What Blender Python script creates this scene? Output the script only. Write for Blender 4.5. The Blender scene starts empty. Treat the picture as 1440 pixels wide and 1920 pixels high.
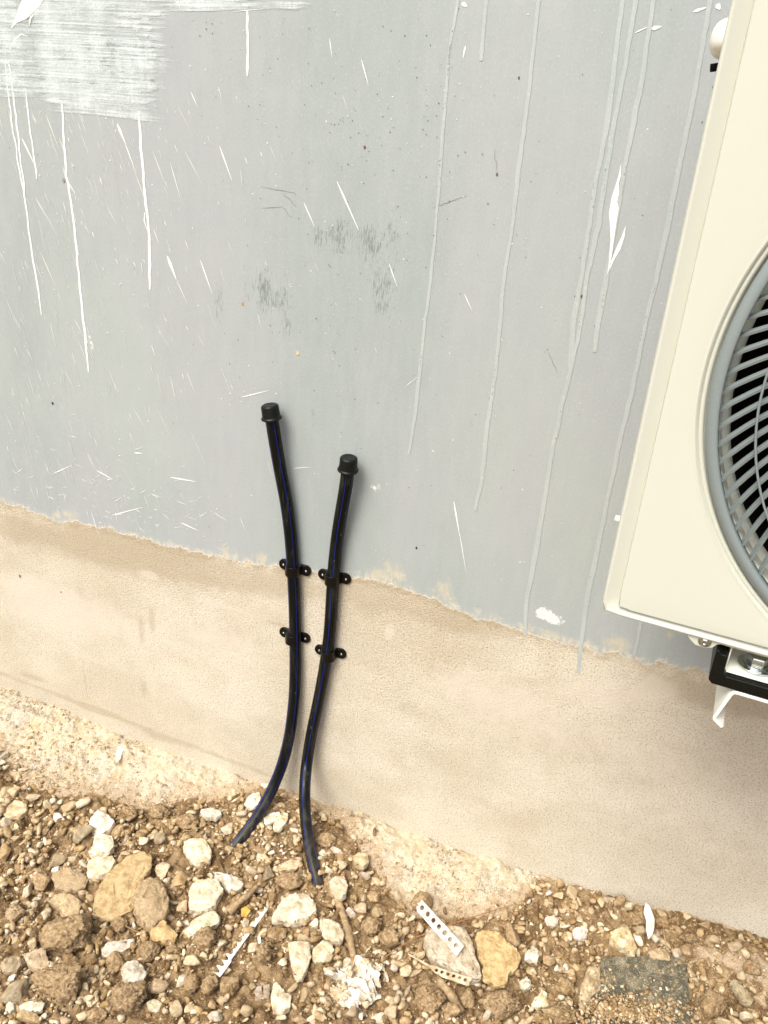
import bpy, bmesh, math, random
import numpy as np
from mathutils import Vector, Matrix, geometry
random.seed(7); rng = np.random.default_rng(11)
S = bpy.context.scene
COL = S.collection
R = math.radians

# ------------------------------------------------------------------ camera
F = 1500.0
_n = np.array([470-720, 4190-960, F]); _n /= np.linalg.norm(_n)
_l = np.array([-4380-720, -127-960, F]); _l -= _n*_l.dot(_n); _l /= np.linalg.norm(_l)
_X, _Z = -_l, -_n
_Y = np.cross(_Z, _X)
RW = np.array([_X, _Y, _Z])                    # camera (x right, y down, z forward) -> world
CAM = np.array([0.0, -1.3207, 1.42195])
cam = bpy.data.cameras.new('camera'); co = bpy.data.objects.new('camera', cam); COL.objects.link(co)
cam.sensor_fit = 'VERTICAL'; cam.sensor_height = 24.0; cam.sensor_width = 18.0
cam.lens = F/1920*24.0; cam.clip_start = 0.02; cam.clip_end = 500
M = Matrix([[RW[i][0], -RW[i][1], -RW[i][2]] for i in range(3)])
co.matrix_world = Matrix.Translation(Vector(CAM)) @ M.to_4x4()
S.camera = co

# ------------------------------------------------------------------ light
SUN_EL, SUN_AZ = 54, -20                      # azimuth from -y (towards the viewer), negative = left
w = bpy.data.worlds.new('World'); S.world = w; w.use_nodes = True
nt = w.node_tree; bg = nt.nodes['Background']
sky = nt.nodes.new('ShaderNodeTexSky'); sky.sky_type = 'NISHITA'; sky.sun_disc = False
sky.sun_elevation = R(SUN_EL); sky.dust_density = 5.0; sky.ozone_density = 0.6; sky.air_density = 1.0
sx, sy = math.sin(R(SUN_AZ)), -math.cos(R(SUN_AZ))
sky.sun_rotation = math.atan2(sx, sy)
nt.links.new(sky.outputs[0], bg.inputs[0]); bg.inputs[1].default_value = 0.15
sun = bpy.data.lights.new('sun', 'SUN'); sun.energy = 1.8; sun.angle = R(28); sun.color = (1.0, 0.985, 0.90)
so = bpy.data.objects.new('sun', sun); COL.objects.link(so)
sd = Vector((sx*math.cos(R(SUN_EL)), sy*math.cos(R(SUN_EL)), math.sin(R(SUN_EL))))
so.rotation_euler = sd.to_track_quat('Z', 'Y').to_euler(); so.location = (-2, -3, 4)
S.view_settings.view_transform = 'Standard'; S.view_settings.look = 'None'
S.view_settings.exposure = 0.62; S.view_settings.gamma = 1.0

# ------------------------------------------------------------------ pixel helpers (photo 1440x1920 -> world)
def ray(px, py): return RW @ np.array([px-720.0, py-960.0, F])
def W(px, py, y=0.0):
    d = ray(px, py); return CAM + d*((y-CAM[1])/d[1])
def G0(px, py, z):
    d = ray(px, py); return CAM + d*((z-CAM[2])/d[2])
def project(P):
    q = (np.asarray(P, float)-CAM) @ RW
    return np.stack([720+F*q[..., 0]/q[..., 2], 960+F*q[..., 1]/q[..., 2], q[..., 2]], -1)

# ------------------------------------------------------------------ noise
def _hash(ix, iy, iz, seed):
    h = (ix.astype(np.int64)*374761393 + iy.astype(np.int64)*668265263 + iz.astype(np.int64)*2147483647 + seed*974634777) & 0xffffffff
    h = ((h ^ (h >> 13))*1274126177) & 0xffffffff
    h = ((h ^ (h >> 16))*2246822519) & 0xffffffff
    return ((h ^ (h >> 15)) & 0xffffff)/float(0xffffff)*2-1
def vnoise(P, seed=0):
    P = np.asarray(P, float); i = np.floor(P).astype(np.int64); f = P-i; f = f*f*f*(f*(f*6-15)+10)
    out = 0
    for dx in (0, 1):
        wx = f[:, 0] if dx else 1-f[:, 0]
        for dy in (0, 1):
            wy = f[:, 1] if dy else 1-f[:, 1]
            for dz in (0, 1):
                wz = f[:, 2] if dz else 1-f[:, 2]
                out = out + wx*wy*wz*_hash(i[:, 0]+dx, i[:, 1]+dy, i[:, 2]+dz, seed)
    return out
def fbm(P, oct=4, seed=0, gain=0.5):
    P = np.asarray(P, float); a = 1; o = 0
    for k in range(oct):
        o = o + a*vnoise(P*(2.03**k)+k*17.3, seed+k); a *= gain
    return o

# ------------------------------------------------------------------ object helpers
def tag(o, label=None, cat=None, group=None, kind=None):
    if label: o['label'] = label
    if cat: o['category'] = cat
    if group: o['group'] = group
    if kind: o['kind'] = kind
    return o
def link(name, me, mats, parent=None, loc=None, smooth=False):
    o = bpy.data.objects.new(name, me); COL.objects.link(o)
    if not isinstance(mats, (list, tuple)): mats = [mats]
    for m in mats: me.materials.append(m)
    if parent is not None: o.parent = parent
    if loc is not None: o.location = loc
    if smooth: me.polygons.foreach_set('use_smooth', [True]*len(me.polygons))
    return o
def npmesh(name, V, Fc, tint=None, smooth=True, attrs=None):
    """V (n,3), Fc (m,k) same-size faces"""
    me = bpy.data.meshes.new(name); V = np.asarray(V, np.float32); Fc = np.asarray(Fc, np.int32)
    me.vertices.add(len(V)); me.vertices.foreach_set('co', V.ravel())
    k = Fc.shape[1]; me.loops.add(Fc.size); me.loops.foreach_set('vertex_index', Fc.ravel())
    me.polygons.add(len(Fc)); me.polygons.foreach_set('loop_start', np.arange(0, Fc.size, k, dtype=np.int32))
    me.polygons.foreach_set('loop_total', np.full(len(Fc), k, np.int32))
    if smooth: me.polygons.foreach_set('use_smooth', np.ones(len(Fc), bool))
    me.update(calc_edges=True)
    if tint is not None:
        t = np.asarray(tint, np.float32)
        if t.ndim == 1: t = np.tile(t, (len(V), 1))
        if t.shape[1] == 3: t = np.c_[t, np.ones(len(t), np.float32)]
        a = me.color_attributes.new('tint', 'FLOAT_COLOR', 'POINT'); a.data.foreach_set('color', t.astype(np.float32).ravel())
    for nm, arr in (attrs or {}).items():
        a = me.attributes.new(nm, 'FLOAT', 'POINT'); a.data.foreach_set('value', np.asarray(arr, np.float32))
    return me
def empty(name, loc=(0, 0, 0), rz=0.0):
    o = bpy.data.objects.new(name, None); COL.objects.link(o); o.location = loc; o.rotation_euler = (0, 0, rz)
    o.empty_display_size = 0.05; return o
class MB:
    def __init__(s): s.v = []; s.f = []; s.m = []
    def add(s, V, Fs, mi=0):
        b = len(s.v); s.v += [tuple(map(float, p)) for p in V]
        for f in Fs: s.f.append([b+i for i in f]); s.m.append(mi)
    def box(s, x0, x1, y0, y1, z0, z1, mi=0):
        V = [(x, y, z) for x in (x0, x1) for y in (y0, y1) for z in (z0, z1)]
        s.add(V, [(0, 1, 3, 2), (4, 6, 7, 5), (0, 4, 5, 1), (2, 3, 7, 6), (0, 2, 6, 4), (1, 5, 7, 3)], mi)
    def lathe(s, prof, c=(0, 0, 0), axis='z', n=32, mi=0, close=False):
        """prof: list of (r, h)"""
        V = []; Fs = []
        for (r, h) in prof:
            for k in range(n):
                a = 2*math.pi*k/n; p = (r*math.cos(a), r*math.sin(a), h)
                if axis == 'y': p = (p[0], p[2], p[1])
                V.append((p[0]+c[0], p[1]+c[1], p[2]+c[2]))
        m = len(prof)
        for j in range(m-1 + (1 if close else 0)):
            for k in range(n):
                a, b = j*n+k, j*n+(k+1) % n; c2, d = ((j+1) % m)*n+(k+1) % n, ((j+1) % m)*n+k
                Fs.append((a, b, c2, d))
        if not close:
            if prof[0][0] > 1e-6: Fs.append(tuple(range(n))[::-1])
            if prof[-1][0] > 1e-6: Fs.append(tuple((m-1)*n+k for k in range(n)))
        s.add(V, Fs, mi)
    def build(s, name, mats, parent=None, bevel=0.0, seg=2, smooth=False, loc=None, angle=35):
        me = bpy.data.meshes.new(name); me.from_pydata(s.v, [], s.f)
        for p, mi in zip(me.polygons, s.m): p.material_index = mi
        bm = bmesh.new(); bm.from_mesh(me); bmesh.ops.remove_doubles(bm, verts=bm.verts, dist=1e-6)
        bmesh.ops.recalc_face_normals(bm, faces=bm.faces); bm.to_mesh(me); bm.free()
        o = link(name, me, mats, parent, loc, smooth=smooth or bevel > 0)
        if bevel > 0:
            md = o.modifiers.new('bevel', 'BEVEL'); md.width = bevel; md.segments = seg; md.limit_method = 'ANGLE'; md.angle_limit = R(angle)
            md.harden_normals = True
        elif smooth:
            pass
        return o

def extrude_outline(name, pts, t, mat, parent=None, holes=(), z=0.0, jag=0.0, bend=None, tint=None):
    """flat plate with holes: pts in local xy (metres), thickness t up from z"""
    vs = [Vector(p) for p in pts]; n = len(vs); ed = [(i, (i+1) % n) for i in range(n)]
    polys = [list(pts)]
    for h in holes:
        b = len(vs); vs += [Vector(p) for p in h]; ed += [(b+i, b+(i+1) % len(h)) for i in range(len(h))]
    # interior points so it can bend
    V2, E2, F2, *_ = geometry.delaunay_2d_cdt(vs, ed, [], 1, 1e-7)
    def inside(p, poly):
        c = False; j = len(poly)-1
        for i in range(len(poly)):
            a, b = poly[i], poly[j]
            if (a[1] > p[1]) != (b[1] > p[1]) and p[0] < (b[0]-a[0])*(p[1]-a[1])/(b[1]-a[1])+a[0]: c = not c
            j = i
        return c
    keep = []
    for f in F2:
        c = sum((V2[i] for i in f), Vector((0, 0)))/len(f)
        if inside(c, pts) and not any(inside(c, h) for h in holes): keep.append(f)
    bm = bmesh.new(); bend = bend or (lambda x, y: 0.0)
    top = [bm.verts.new((v.x, v.y, z+bend(v.x, v.y)+t)) for v in V2]; bot = [bm.verts.new((v.x, v.y, z+bend(v.x, v.y))) for v in V2]
    cnt = {}
    for f in keep:
        bm.faces.new([top[i] for i in f]); bm.faces.new([bot[i] for i in reversed(f)])
        for i in range(len(f)):
            a, b = f[i], f[(i+1) % len(f)]; cnt[(a, b)] = 1
    for (a, b) in cnt:
        if (b, a) not in cnt: bm.faces.new((top[a], bot[a], bot[b], top[b]))
    for v in [v for v in bm.verts if not v.link_faces]: bm.verts.remove(v)
    me = bpy.data.meshes.new(name); bm.to_mesh(me); bm.free()
    if tint is not None:
        a = me.color_attributes.new('tint', 'FLOAT_COLOR', 'POINT'); a.data.foreach_set('color', list(tint+(1,))*len(me.vertices))
    return link(name, me, mat, parent)

# ------------------------------------------------------------------ materials
def srgb(r, g, b):
    f = lambda c: (c/255/12.92) if c/255 <= 0.04045 else ((c/255+0.055)/1.055)**2.4
    return (f(r), f(g), f(b))
class NT:
    def __init__(s, name, rough=0.8, spec=0.3):
        s.m = bpy.data.materials.new(name); s.m.use_nodes = True; s.t = s.m.node_tree; s.b = s.t.nodes['Principled BSDF']
        s.b.inputs['Roughness'].default_value = rough; s.b.inputs['Specular IOR Level'].default_value = spec
        s.tc = s.t.nodes.new('ShaderNodeTexCoord'); s.oc = s.tc.outputs['Object']
    def n(s, typ, **kw):
        x = s.t.nodes.new(typ)
        for k, v in kw.items(): setattr(x, k, v)
        return x
    def l(s, a, b): s.t.links.new(a, b)
    def put(s, sock, v):
        if hasattr(v, 'is_linked') or hasattr(v, 'links'): s.l(v, sock)
        else: sock.default_value = (tuple(v)+(1,)) if isinstance(v, (tuple, list)) and len(v) == 3 and sock.type == 'RGBA' else v
    def map(s, scale=(1, 1, 1), loc=(0, 0, 0), src=None, rot=(0, 0, 0)):
        x = s.n('ShaderNodeMapping'); x.inputs['Scale'].default_value = scale; x.inputs['Location'].default_value = loc; x.inputs['Rotation'].default_value = rot
        s.l(src or s.oc, x.inputs['Vector']); return x.outputs[0]
    def noise(s, scale, detail=4, rough=0.55, vec=None, dist=0.0):
        x = s.n('ShaderNodeTexNoise'); x.inputs['Scale'].default_value = scale; x.inputs['Detail'].default_value = detail
        x.inputs['Roughness'].default_value = rough; x.inputs['Distortion'].default_value = dist
        s.l(vec or s.oc, x.inputs['Vector']); return x.outputs['Fac']
    def voro(s, scale, vec=None, feat='F1', rnd=1.0):
        x = s.n('ShaderNodeTexVoronoi', feature=feat); x.inputs['Scale'].default_value = scale; x.inputs['Randomness'].default_value = rnd
        s.l(vec or s.oc, x.inputs['Vector']); return x.outputs['Distance']
    def ramp(s, fac, lo, hi, a=0.0, b=1.0):
        x = s.n('ShaderNodeMapRange'); x.interpolation_type = 'SMOOTHSTEP'
        s.put(x.inputs['Value'], fac); x.inputs['From Min'].default_value = lo; x.inputs['From Max'].default_value = hi
        x.inputs['To Min'].default_value = a; x.inputs['To Max'].default_value = b; return x.outputs[0]
    def math(s, op, a, b=0.0):
        x = s.n('ShaderNodeMath', operation=op); s.put(x.inputs[0], a); s.put(x.inputs[1], b); return x.outputs[0]
    def mix(s, fac, a, b, blend='MIX'):
        x = s.n('ShaderNodeMix', data_type='RGBA', blend_type=blend); s.put(x.inputs[0], fac); s.put(x.inputs[6], a); s.put(x.inputs[7], b); return x.outputs[2]
    def attr(s, name):
        x = s.n('ShaderNodeAttribute', attribute_name=name); return x
    def bump(s, h, dist, strength=1.0, prev=None):
        x = s.n('ShaderNodeBump'); x.inputs['Strength'].default_value = strength; x.inputs['Distance'].default_value = dist
        s.put(x.inputs['Height'], h)
        if prev is not None: s.l(prev, x.inputs['Normal'])
        return x.outputs[0]
    def out(s, col=None, normal=None, rough=None, alpha=None):
        if col is not None: s.put(s.b.inputs['Base Color'], col)
        if normal is not None: s.l(normal, s.b.inputs['Normal'])
        if rough is not None: s.put(s.b.inputs['Roughness'], rough)
        if alpha is not None: s.put(s.b.inputs['Alpha'], alpha)
        return s.m

def mat_wall():
    k = NT('painted_render', 0.55, 0.35)
    vert = k.map((1, 1, 0.22))                     # stretched along z: brush/roller grain
    # --- grey paint
    big = k.noise(2.2, 3, 0.5, k.map((1, 1, 0.45), (3, 0, 0)))
    g = k.mix(k.ramp(big, 0.35, 0.65), (0.305, 0.352, 0.348), (0.372, 0.415, 0.405))
    tone = k.noise(3.1, 2, 0.5, k.map((1, 1, 0.3), (11, 0, 4)))
    g = k.mix(k.ramp(tone, 0.42, 0.62), g, (0.350, 0.382, 0.394))
    st = k.noise(55, 4, 0.65, vert); g = k.mix(k.ramp(st, 0.30, 0.75, 0, 0.30), g, (0.42, 0.45, 0.44))
    fine = k.noise(420, 2, 0.6, k.map((1, 1, 0.5))); g = k.mix(k.ramp(fine, 0.55, 0.72, 0, 0.40), g, (0.50, 0.53, 0.51))
    g = k.mix(k.ramp(fine, 0.44, 0.28, 0, 0.25), g, (0.25, 0.27, 0.26))
    # rubbed dark scuffs
    sc = k.attr('scuff').outputs['Fac']
    sn = k.noise(520, 3, 0.8, k.map((1, 1, 0.10), (5, 0, 0))); sn2 = k.noise(38, 3, 0.6, k.map((1, 1, 0.35), (7, 0, 0)))
    sf = k.ramp(k.math('ADD', k.math('ADD', k.math('MULTIPLY', sn, 0.75), k.math('MULTIPLY', sn2, 0.35)), k.math('MULTIPLY', sc, 0.17)), 0.75, 0.82)
    g = k.mix(k.math('MULTIPLY', sf, k.math('MULTIPLY', k.ramp(sc, 0.05, 0.6), 0.66)), g, (0.11, 0.15, 0.14))
    # pale worn dabs (cream undercoat)
    pb = k.attr('paint_line').outputs['Fac']
    dab = k.attr('dab').outputs['Fac']
    dn = k.noise(26, 5, 0.62); dn2 = k.noise(95, 4, 0.65, k.map((1, 1, 0.4)))
    df = k.ramp(k.math('ADD', k.math('ADD', k.math('MULTIPLY', dn2, 0.5), k.math('MULTIPLY', dn, 0.5)), k.math('MULTIPLY', dab, 0.34)), 0.66, 0.92)
    g = k.mix(k.math('MULTIPLY', k.math('MULTIPLY', df, k.ramp(fine, .35, .6, .55, 1)), k.ramp(dab, 0.03, 0.3)), g, (0.54, 0.50, 0.38))
    wd = k.attr('whitedab').outputs['Fac']
    wf = k.ramp(k.math('ADD', k.math('MULTIPLY', k.noise(120, 4, 0.7, k.map((1, 1, 0.8))), 0.8), k.math('MULTIPLY', wd, 0.45)), 0.66, 0.78)
    g = k.mix(k.math('MULTIPLY', wf, k.ramp(wd, 0.02, 0.2)), g, (0.74, 0.74, 0.70))
    # --- sandy render below
    b1 = k.noise(3.0, 4, 0.6, k.map((1, 1, 1.6), (2, 0, 9)))
    p = k.mix(k.ramp(b1, 0.36, 0.64), (0.63, 0.575, 0.45), (0.755, 0.705, 0.58))
    b2 = k.noise(9, 4, 0.6, k.map((1, 1, 1), (20, 0, 1))); p = k.mix(k.ramp(b2, 0.5, 0.75, 0, 0.4), p, (0.56, 0.475, 0.33))
    gr = k.noise(330, 3, 0.75); p = k.mix(k.ramp(gr, 0.52, 0.70, 0, 0.65), p, (0.78, 0.71, 0.59))
    p = k.mix(k.ramp(gr, 0.48, 0.34, 0, 0.9), p, (0.27, 0.20, 0.12)); g5 = k.noise(190, 4, 0.75, k.map((1, 1, 1.5), (8, 0, 2))); p = k.mix(k.ramp(g5, 0.45, 0.32, 0, 0.7), p, (0.30, 0.23, 0.14)); p = k.mix(k.ramp(g5, 0.56, 0.68, 0, 0.5), p, (0.78, 0.72, 0.60))
    pn = k.noise(150, 5, 0.8, k.map((1, 1, 1), (4, 0, 4))); p = k.mix(k.ramp(pn, 0.40, 0.30, 0, 0.85), p, (0.20, 0.14, 0.08))
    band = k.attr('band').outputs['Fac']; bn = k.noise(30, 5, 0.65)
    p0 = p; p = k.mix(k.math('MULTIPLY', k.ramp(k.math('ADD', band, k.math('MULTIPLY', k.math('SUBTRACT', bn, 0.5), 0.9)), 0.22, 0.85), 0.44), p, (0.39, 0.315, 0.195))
    pale = k.attr('pale').outputs['Fac']
    p = k.mix(k.math('MULTIPLY', k.ramp(k.math('ADD', pale, k.math('MULTIPLY', k.math('SUBTRACT', bn, 0.5), 1.2)), 0.35, 0.8), 0.6), p, (0.74, 0.67, 0.56))
    # --- edge between them
    e1 = k.math('MULTIPLY', k.math('SUBTRACT', k.noise(34, 5, 0.6, k.map((1, 1, 1.2), (1, 0, 3))), 0.5), 0.050)
    e2 = k.math('MULTIPLY', k.math('SUBTRACT', k.noise(210, 3, 0.6), 0.5), 0.014)
    ed = k.math('ADD', pb, k.math('ADD', e1, e2))
    mask = k.ramp(ed, -0.0012, 0.0022)
    soft = k.ramp(ed, 0.016, 0.0); g = k.mix(k.math('MULTIPLY', soft, k.ramp(dn2, 0.40, 0.62, 0.05, 0.75)), g, (0.62, 0.58, 0.47))
    under = k.ramp(ed, -0.022, -0.002); p = k.mix(k.math('MULTIPLY', under, k.ramp(bn, 0.35, 0.6, 0.1, 0.5)), p, (0.38, 0.29, 0.17))
    lip = k.math('MULTIPLY', k.ramp(ed, -0.003, 0.0), k.ramp(ed, 0.004, 0.001)); g2 = k.mix(k.math('MULTIPLY', lip, 0.6), g, (0.70, 0.66, 0.55))
    col = k.mix(mask, p, g2)
    h = k.math('ADD', k.math('MULTIPLY', k.math('ADD', k.math('ADD', k.math('MULTIPLY', gr, 0.9), g5), k.math('MULTIPLY', pn, 0.9)), k.math('SUBTRACT', 1.0, k.math('MULTIPLY', mask, 0.955))), k.math('MULTIPLY', mask, 0.9))
    h = k.math('ADD', h, k.math('MULTIPLY', k.noise(9, 2, 0.5), 0.5))
    nrm = k.bump(h, 0.0026, 1.0)
    return k.out(col, nrm, k.mix(mask, (0.95,)*3, (0.55,)*3))

def mat_tint(name, rough=0.9, bump=0.0026, var=0.35, dirt=False, scale=1.0, spec=0.2, gran=1.0):
    k = NT(name, rough, spec)
    oi = k.n('ShaderNodeObjectInfo'); ad = k.n('ShaderNodeVectorMath', operation='ADD')
    ml = k.math('MULTIPLY', oi.outputs['Random'], 37.0); k.l(k.oc, ad.inputs[0]); k.l(ml, ad.inputs[1]); v = ad.outputs[0]
    t = k.attr('tint').outputs['Color']
    n1 = k.noise(55*scale, 5, 0.65, v); n2 = k.noise(480*scale, 3, 0.7, v); n3 = k.noise(160*scale, 4, 0.7, v)
    c = k.mix(k.ramp(n1, 0.35, 0.68), k.mix(1.0, t, (0.66, 0.58, 0.46), 'MULTIPLY'), k.mix(1.0, t, (1.14, 1.12, 1.08), 'MULTIPLY'))
    c = k.mix(k.ramp(n2, 0.46, 0.30, 0, 0.55*gran), c, k.mix(1.0, c, (0.40, 0.33, 0.25), 'MULTIPLY'))
    c = k.mix(k.ramp(n2, 0.58, 0.72, 0, 0.35*gran), c, (0.80, 0.70, 0.52))
    if dirt:
        d = k.attr('dirt').outputs['Fac']
        df = k.ramp(k.math('ADD', k.math('ADD', k.math('MULTIPLY', n1, 0.6), k.math('MULTIPLY', n3, 0.4)), k.math('MULTIPLY', k.math('SUBTRACT', d, 0.5), 0.42)), 0.50, 0.62)
        soil = k.mix(k.ramp(n3, 0.4, 0.65), (0.29, 0.195, 0.10), (0.52, 0.39, 0.235))
        c = k.mix(k.math('MULTIPLY', df, 0.85), c, soil)
    nrm = k.bump(k.math('ADD', k.math('MULTIPLY', n3, 1.0), k.math('MULTIPLY', n2, 0.5)), bump, 1.0)
    return k.out(c, nrm)

def mat_ground():
    k = NT('soil', 0.95, 0.12)
    m = k.attr('mortar').outputs['Fac']
    n1 = k.noise(16, 5, 0.62); n2 = k.noise(380, 3, 0.75); n3 = k.noise(90, 5, 0.7); n4 = k.noise(36, 5, 0.6, k.map((1, 1, 1), (9, 3, 0)))
    s = k.mix(k.ramp(n1, 0.38, 0.64), (0.15, 0.092, 0.042), (0.31, 0.215, 0.115))
    s = k.mix(k.ramp(n3, 0.52, 0.68, 0, 0.6), s, (0.56, 0.41, 0.24)); s = k.mix(k.ramp(n2, 0.56, 0.68, 0, 0.8), s, (0.62, 0.48, 0.30))
    s = k.mix(k.ramp(n2, 0.44, 0.30, 0, 0.7), s, (0.09, 0.05, 0.022))
    q = k.mix(k.ramp(n4, 0.38, 0.62), (0.52, 0.43, 0.29), (0.61, 0.54, 0.40))
    gz = k.ramp(k.noise(11, 3, 0.6, k.map((1, 1, 1), (5, 8, 0))), 0.46, 0.60); q = k.mix(k.math('MULTIPLY', gz, 0.7), q, (0.50, 0.455, 0.37))
    q = k.mix(k.ramp(n1, 0.56, 0.72, 0, 0.6), q, (0.55, 0.40, 0.20))
    q = k.mix(k.ramp(n3, 0.54, 0.66, 0, 0.5), q, (0.80, 0.73, 0.60))
    q = k.mix(k.ramp(n3, 0.42, 0.30, 0, 0.75), q, (0.30, 0.22, 0.13))
    q = k.mix(k.math('MULTIPLY', k.ramp(n2, 0.49, 0.36, 0, 0.95), k.math('ADD', .35, k.math('MULTIPLY', gz, .65))), q, (0.22, 0.18, 0.12)); q = k.mix(k.ramp(n2, 0.56, 0.70, 0, 0.5), q, (0.80, 0.73, 0.60))
    ed = k.attr('edge').outputs['Fac']
    dust = k.ramp(k.math('ADD', ed, k.math('MULTIPLY', k.math('SUBTRACT', n4, 0.5), 1.6)), 0.95, 0.05)
    q = k.mix(k.math('MULTIPLY', dust, .8), q, k.mix(k.ramp(n2, .40, .62), (0.34, 0.245, 0.15), (0.54, 0.42, 0.285)))
    mm = k.ramp(k.math('ADD', m, k.math('MULTIPLY', k.math('SUBTRACT', n3, 0.5), 0.9)), 0.35, 0.65)
    c = k.mix(mm, s, q)
    nrm = k.bump(k.math('ADD', n3, k.math('MULTIPLY', n2, 0.7)), 0.003, 1.0)
    return k.out(c, nrm)

def mat_plain(name, col, rough=0.5, spec=0.4, metal=0.0, n=(120, 0.12), bump=0.0, mul=(0.8, 0.8, 0.8)):
    k = NT(name, rough, spec); k.b.inputs['Metallic'].default_value = metal
    f = k.noise(n[0], 4, 0.6); c = k.mix(k.ramp(f, 0.35, 0.7, 0, 1), col, tuple(a*(1-n[1]) for a in col))
    nr = k.bump(f, bump, 1.0) if bump else None
    return k.out(c, nr, k.ramp(f, 0.3, 0.7, rough*0.85, min(1, rough*1.15)))

def mat_pipe(blue=False):
    k = NT('pipe_stripe' if blue else 'black_polyethylene', 0.36, 0.22)
    a = k.noise(70, 5, 0.7, k.map((1, 1, 0.12))); b = k.noise(160, 4, 0.7, k.map((1, 1, 0.3), (4, 2, 1)))
    base = (0.003, 0.012, 0.15) if blue else (0.0025, 0.004, 0.0035)
    c = k.mix(k.ramp(a, 0.52, 0.70, 0, 0.30 if blue else 0.9), base, (0.030, 0.032, 0.020))
    c = k.mix(k.ramp(b, 0.66, 0.74, 0, 0.65), c, (0.30, 0.27, 0.18))
    z = k.n('ShaderNodeSeparateXYZ'); k.l(k.oc, z.inputs[0])
    dust = k.ramp(z.outputs[2], 0.28, -0.02)      # dusty near the ground
    c = k.mix(k.math('MULTIPLY', dust, k.ramp(a, 0.30, 0.68, 0.03, 0.5)), c, (0.20, 0.175, 0.12))
    return k.out(c, k.bump(b, 0.0004, 0.6), k.ramp(a, 0.4, 0.7, 0.28, 0.6))

def mat_brush():
    k = NT('thin_brushed_paint', 0.45, 0.4)
    a = k.attr('stroke').outputs['Fac']; sp = k.n('ShaderNodeSeparateXYZ'); k.l(k.oc, sp.inputs[0])
    v = k.map((3.0, 1, 330)); n1 = k.noise(1.0, 5, 0.75, v); n2 = k.noise(20, 3, 0.6, k.map((1, 1, 3))); n3 = k.noise(300, 3, 0.7)
    al = k.math('ADD', k.math('MULTIPLY', n1, 0.95), k.math('MULTIPLY', n2, 0.55))
    al = k.math('ADD', al, k.math('MULTIPLY', k.math('SUBTRACT', n3, 0.5), 0.35))
    al = k.math('ADD', al, k.math('MULTIPLY', k.math('SUBTRACT', a, 0.5), 0.55))
    al = k.math('ADD', al, k.math('MULTIPLY', k.math('SUBTRACT', k.noise(17, 3, 0.6, k.map((1, 1, 0.12), (3, 0, 0))), 0.5), 0.7))
    return k.out((0.72, 0.80, 0.80), None, None, k.ramp(al, 0.52, 1.10, 0.0, 0.88))

MW = mat_wall(); MG = mat_ground()
MS = mat_tint('limestone', dirt=True); MC = mat_tint('soil_clod', dirt=True, bump=0.0035, gran=1.4)
MP = mat_tint('crumb', bump=0.001, dirt=False)
def mat_vtint(name, rough=0.45):
    k = NT(name, rough, 0.4); return k.out(k.attr('tint').outputs['Color'])
MPAINT = mat_vtint('dripped_paint', 0.35)
MGHOST = mat_plain('clear_run_paint', (0.46, 0.49, 0.48), 0.4, 0.4, n=(60, 0.1))
MPIPE, MBLUE = mat_pipe(), mat_pipe(True)
MCAP = mat_plain('cap_rubber', (0.004, 0.006, 0.005), 0.42, 0.25, n=(300, 0.3), bump=0.0003)
MCLAMP = mat_plain('clamp_plastic', (0.004, 0.0035, 0.003), 0.33, 0.3, n=(200, 0.3), bump=0.0002)
MCREAM = mat_plain('cream_powder_coat', (0.545, 0.565, 0.49), 0.42, 0.4, n=(900, 0.03), bump=0.00008)
MCREAM2 = mat_plain('cream_foot_coat', (0.76, 0.76, 0.68), 0.4, 0.4, n=(900, 0.03))
MGREY = mat_plain('grey_grille_plastic', (0.21, 0.25, 0.25), 0.42, 0.4, n=(500, 0.05))
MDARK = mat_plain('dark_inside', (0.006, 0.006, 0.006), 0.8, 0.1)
MZINC = mat_plain('zinc', (0.62, 0.67, 0.66), 0.24, 0.5, 1.0, n=(90, 0.25), bump=0.0003)
MRUB = mat_plain('black_rubber', (0.004, 0.005, 0.003), 0.5, 0.2, n=(250, 0.3), bump=0.0004)
MPLAS = mat_tint('white_plastic', rough=0.5, bump=0.0002, gran=0.25)
MBLADE = mat_plain('fan_blade_plastic', (0.02, 0.02, 0.022), 0.5, 0.3)

# ------------------------------------------------------------------ WALL
PAINT = [(-700, 770), (-300, 870), (0, 940), (50, 955), (100, 975), (170, 985), (230, 1000), (300, 1022), (340, 1030), (400, 1042), (470, 1055), (540, 1066), (600, 1075),
         (650, 1078), (700, 1088), (760, 1105), (800, 1120), (850, 1140), (880, 1152), (930, 1167), (1000, 1190), (1060, 1207), (1120, 1222), (1200, 1240), (1260, 1250), (1320, 1262), (1440, 1290), (1700, 1350)]
pl = np.array([W(*p)[[0, 2]] for p in PAINT])
xs = np.unique(np.r_[np.linspace(-7, -2.1, 12), np.arange(-2.1, 1.0, 0.009), np.linspace(1.0, 7, 14)])
zs = np.unique(np.r_[-0.4, np.arange(-0.12, 2.1, 0.009), np.linspace(2.1, 3.0, 5)])
XX, ZZ = np.meshgrid(xs, zs); nx, nz = len(xs), len(zs)
wav = fbm(np.c_[XX.ravel()*2.2, ZZ.ravel()*2.2, XX.ravel()*0], 3, 5)*0.0035
V = np.c_[XX.ravel(), wav*0, ZZ.ravel()]
idx = np.arange(nx*nz).reshape(nz, nx)
Q = np.stack([idx[:-1, :-1], idx[:-1, 1:], idx[1:, 1:], idx[1:, :-1]], -1).reshape(-1, 4)
def gauss(lst):
    o = np.zeros(len(V))
    for (px, py, rx, rz, s) in lst:
        c = W(px, py); k = 0.00107
        o += s*np.exp(-(((V[:, 0]-c[0])/(rx*k))**2+((V[:, 2]-c[2])/(rz*k*1.1))**2))
    return np.clip(o, 0, 1.2)
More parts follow.
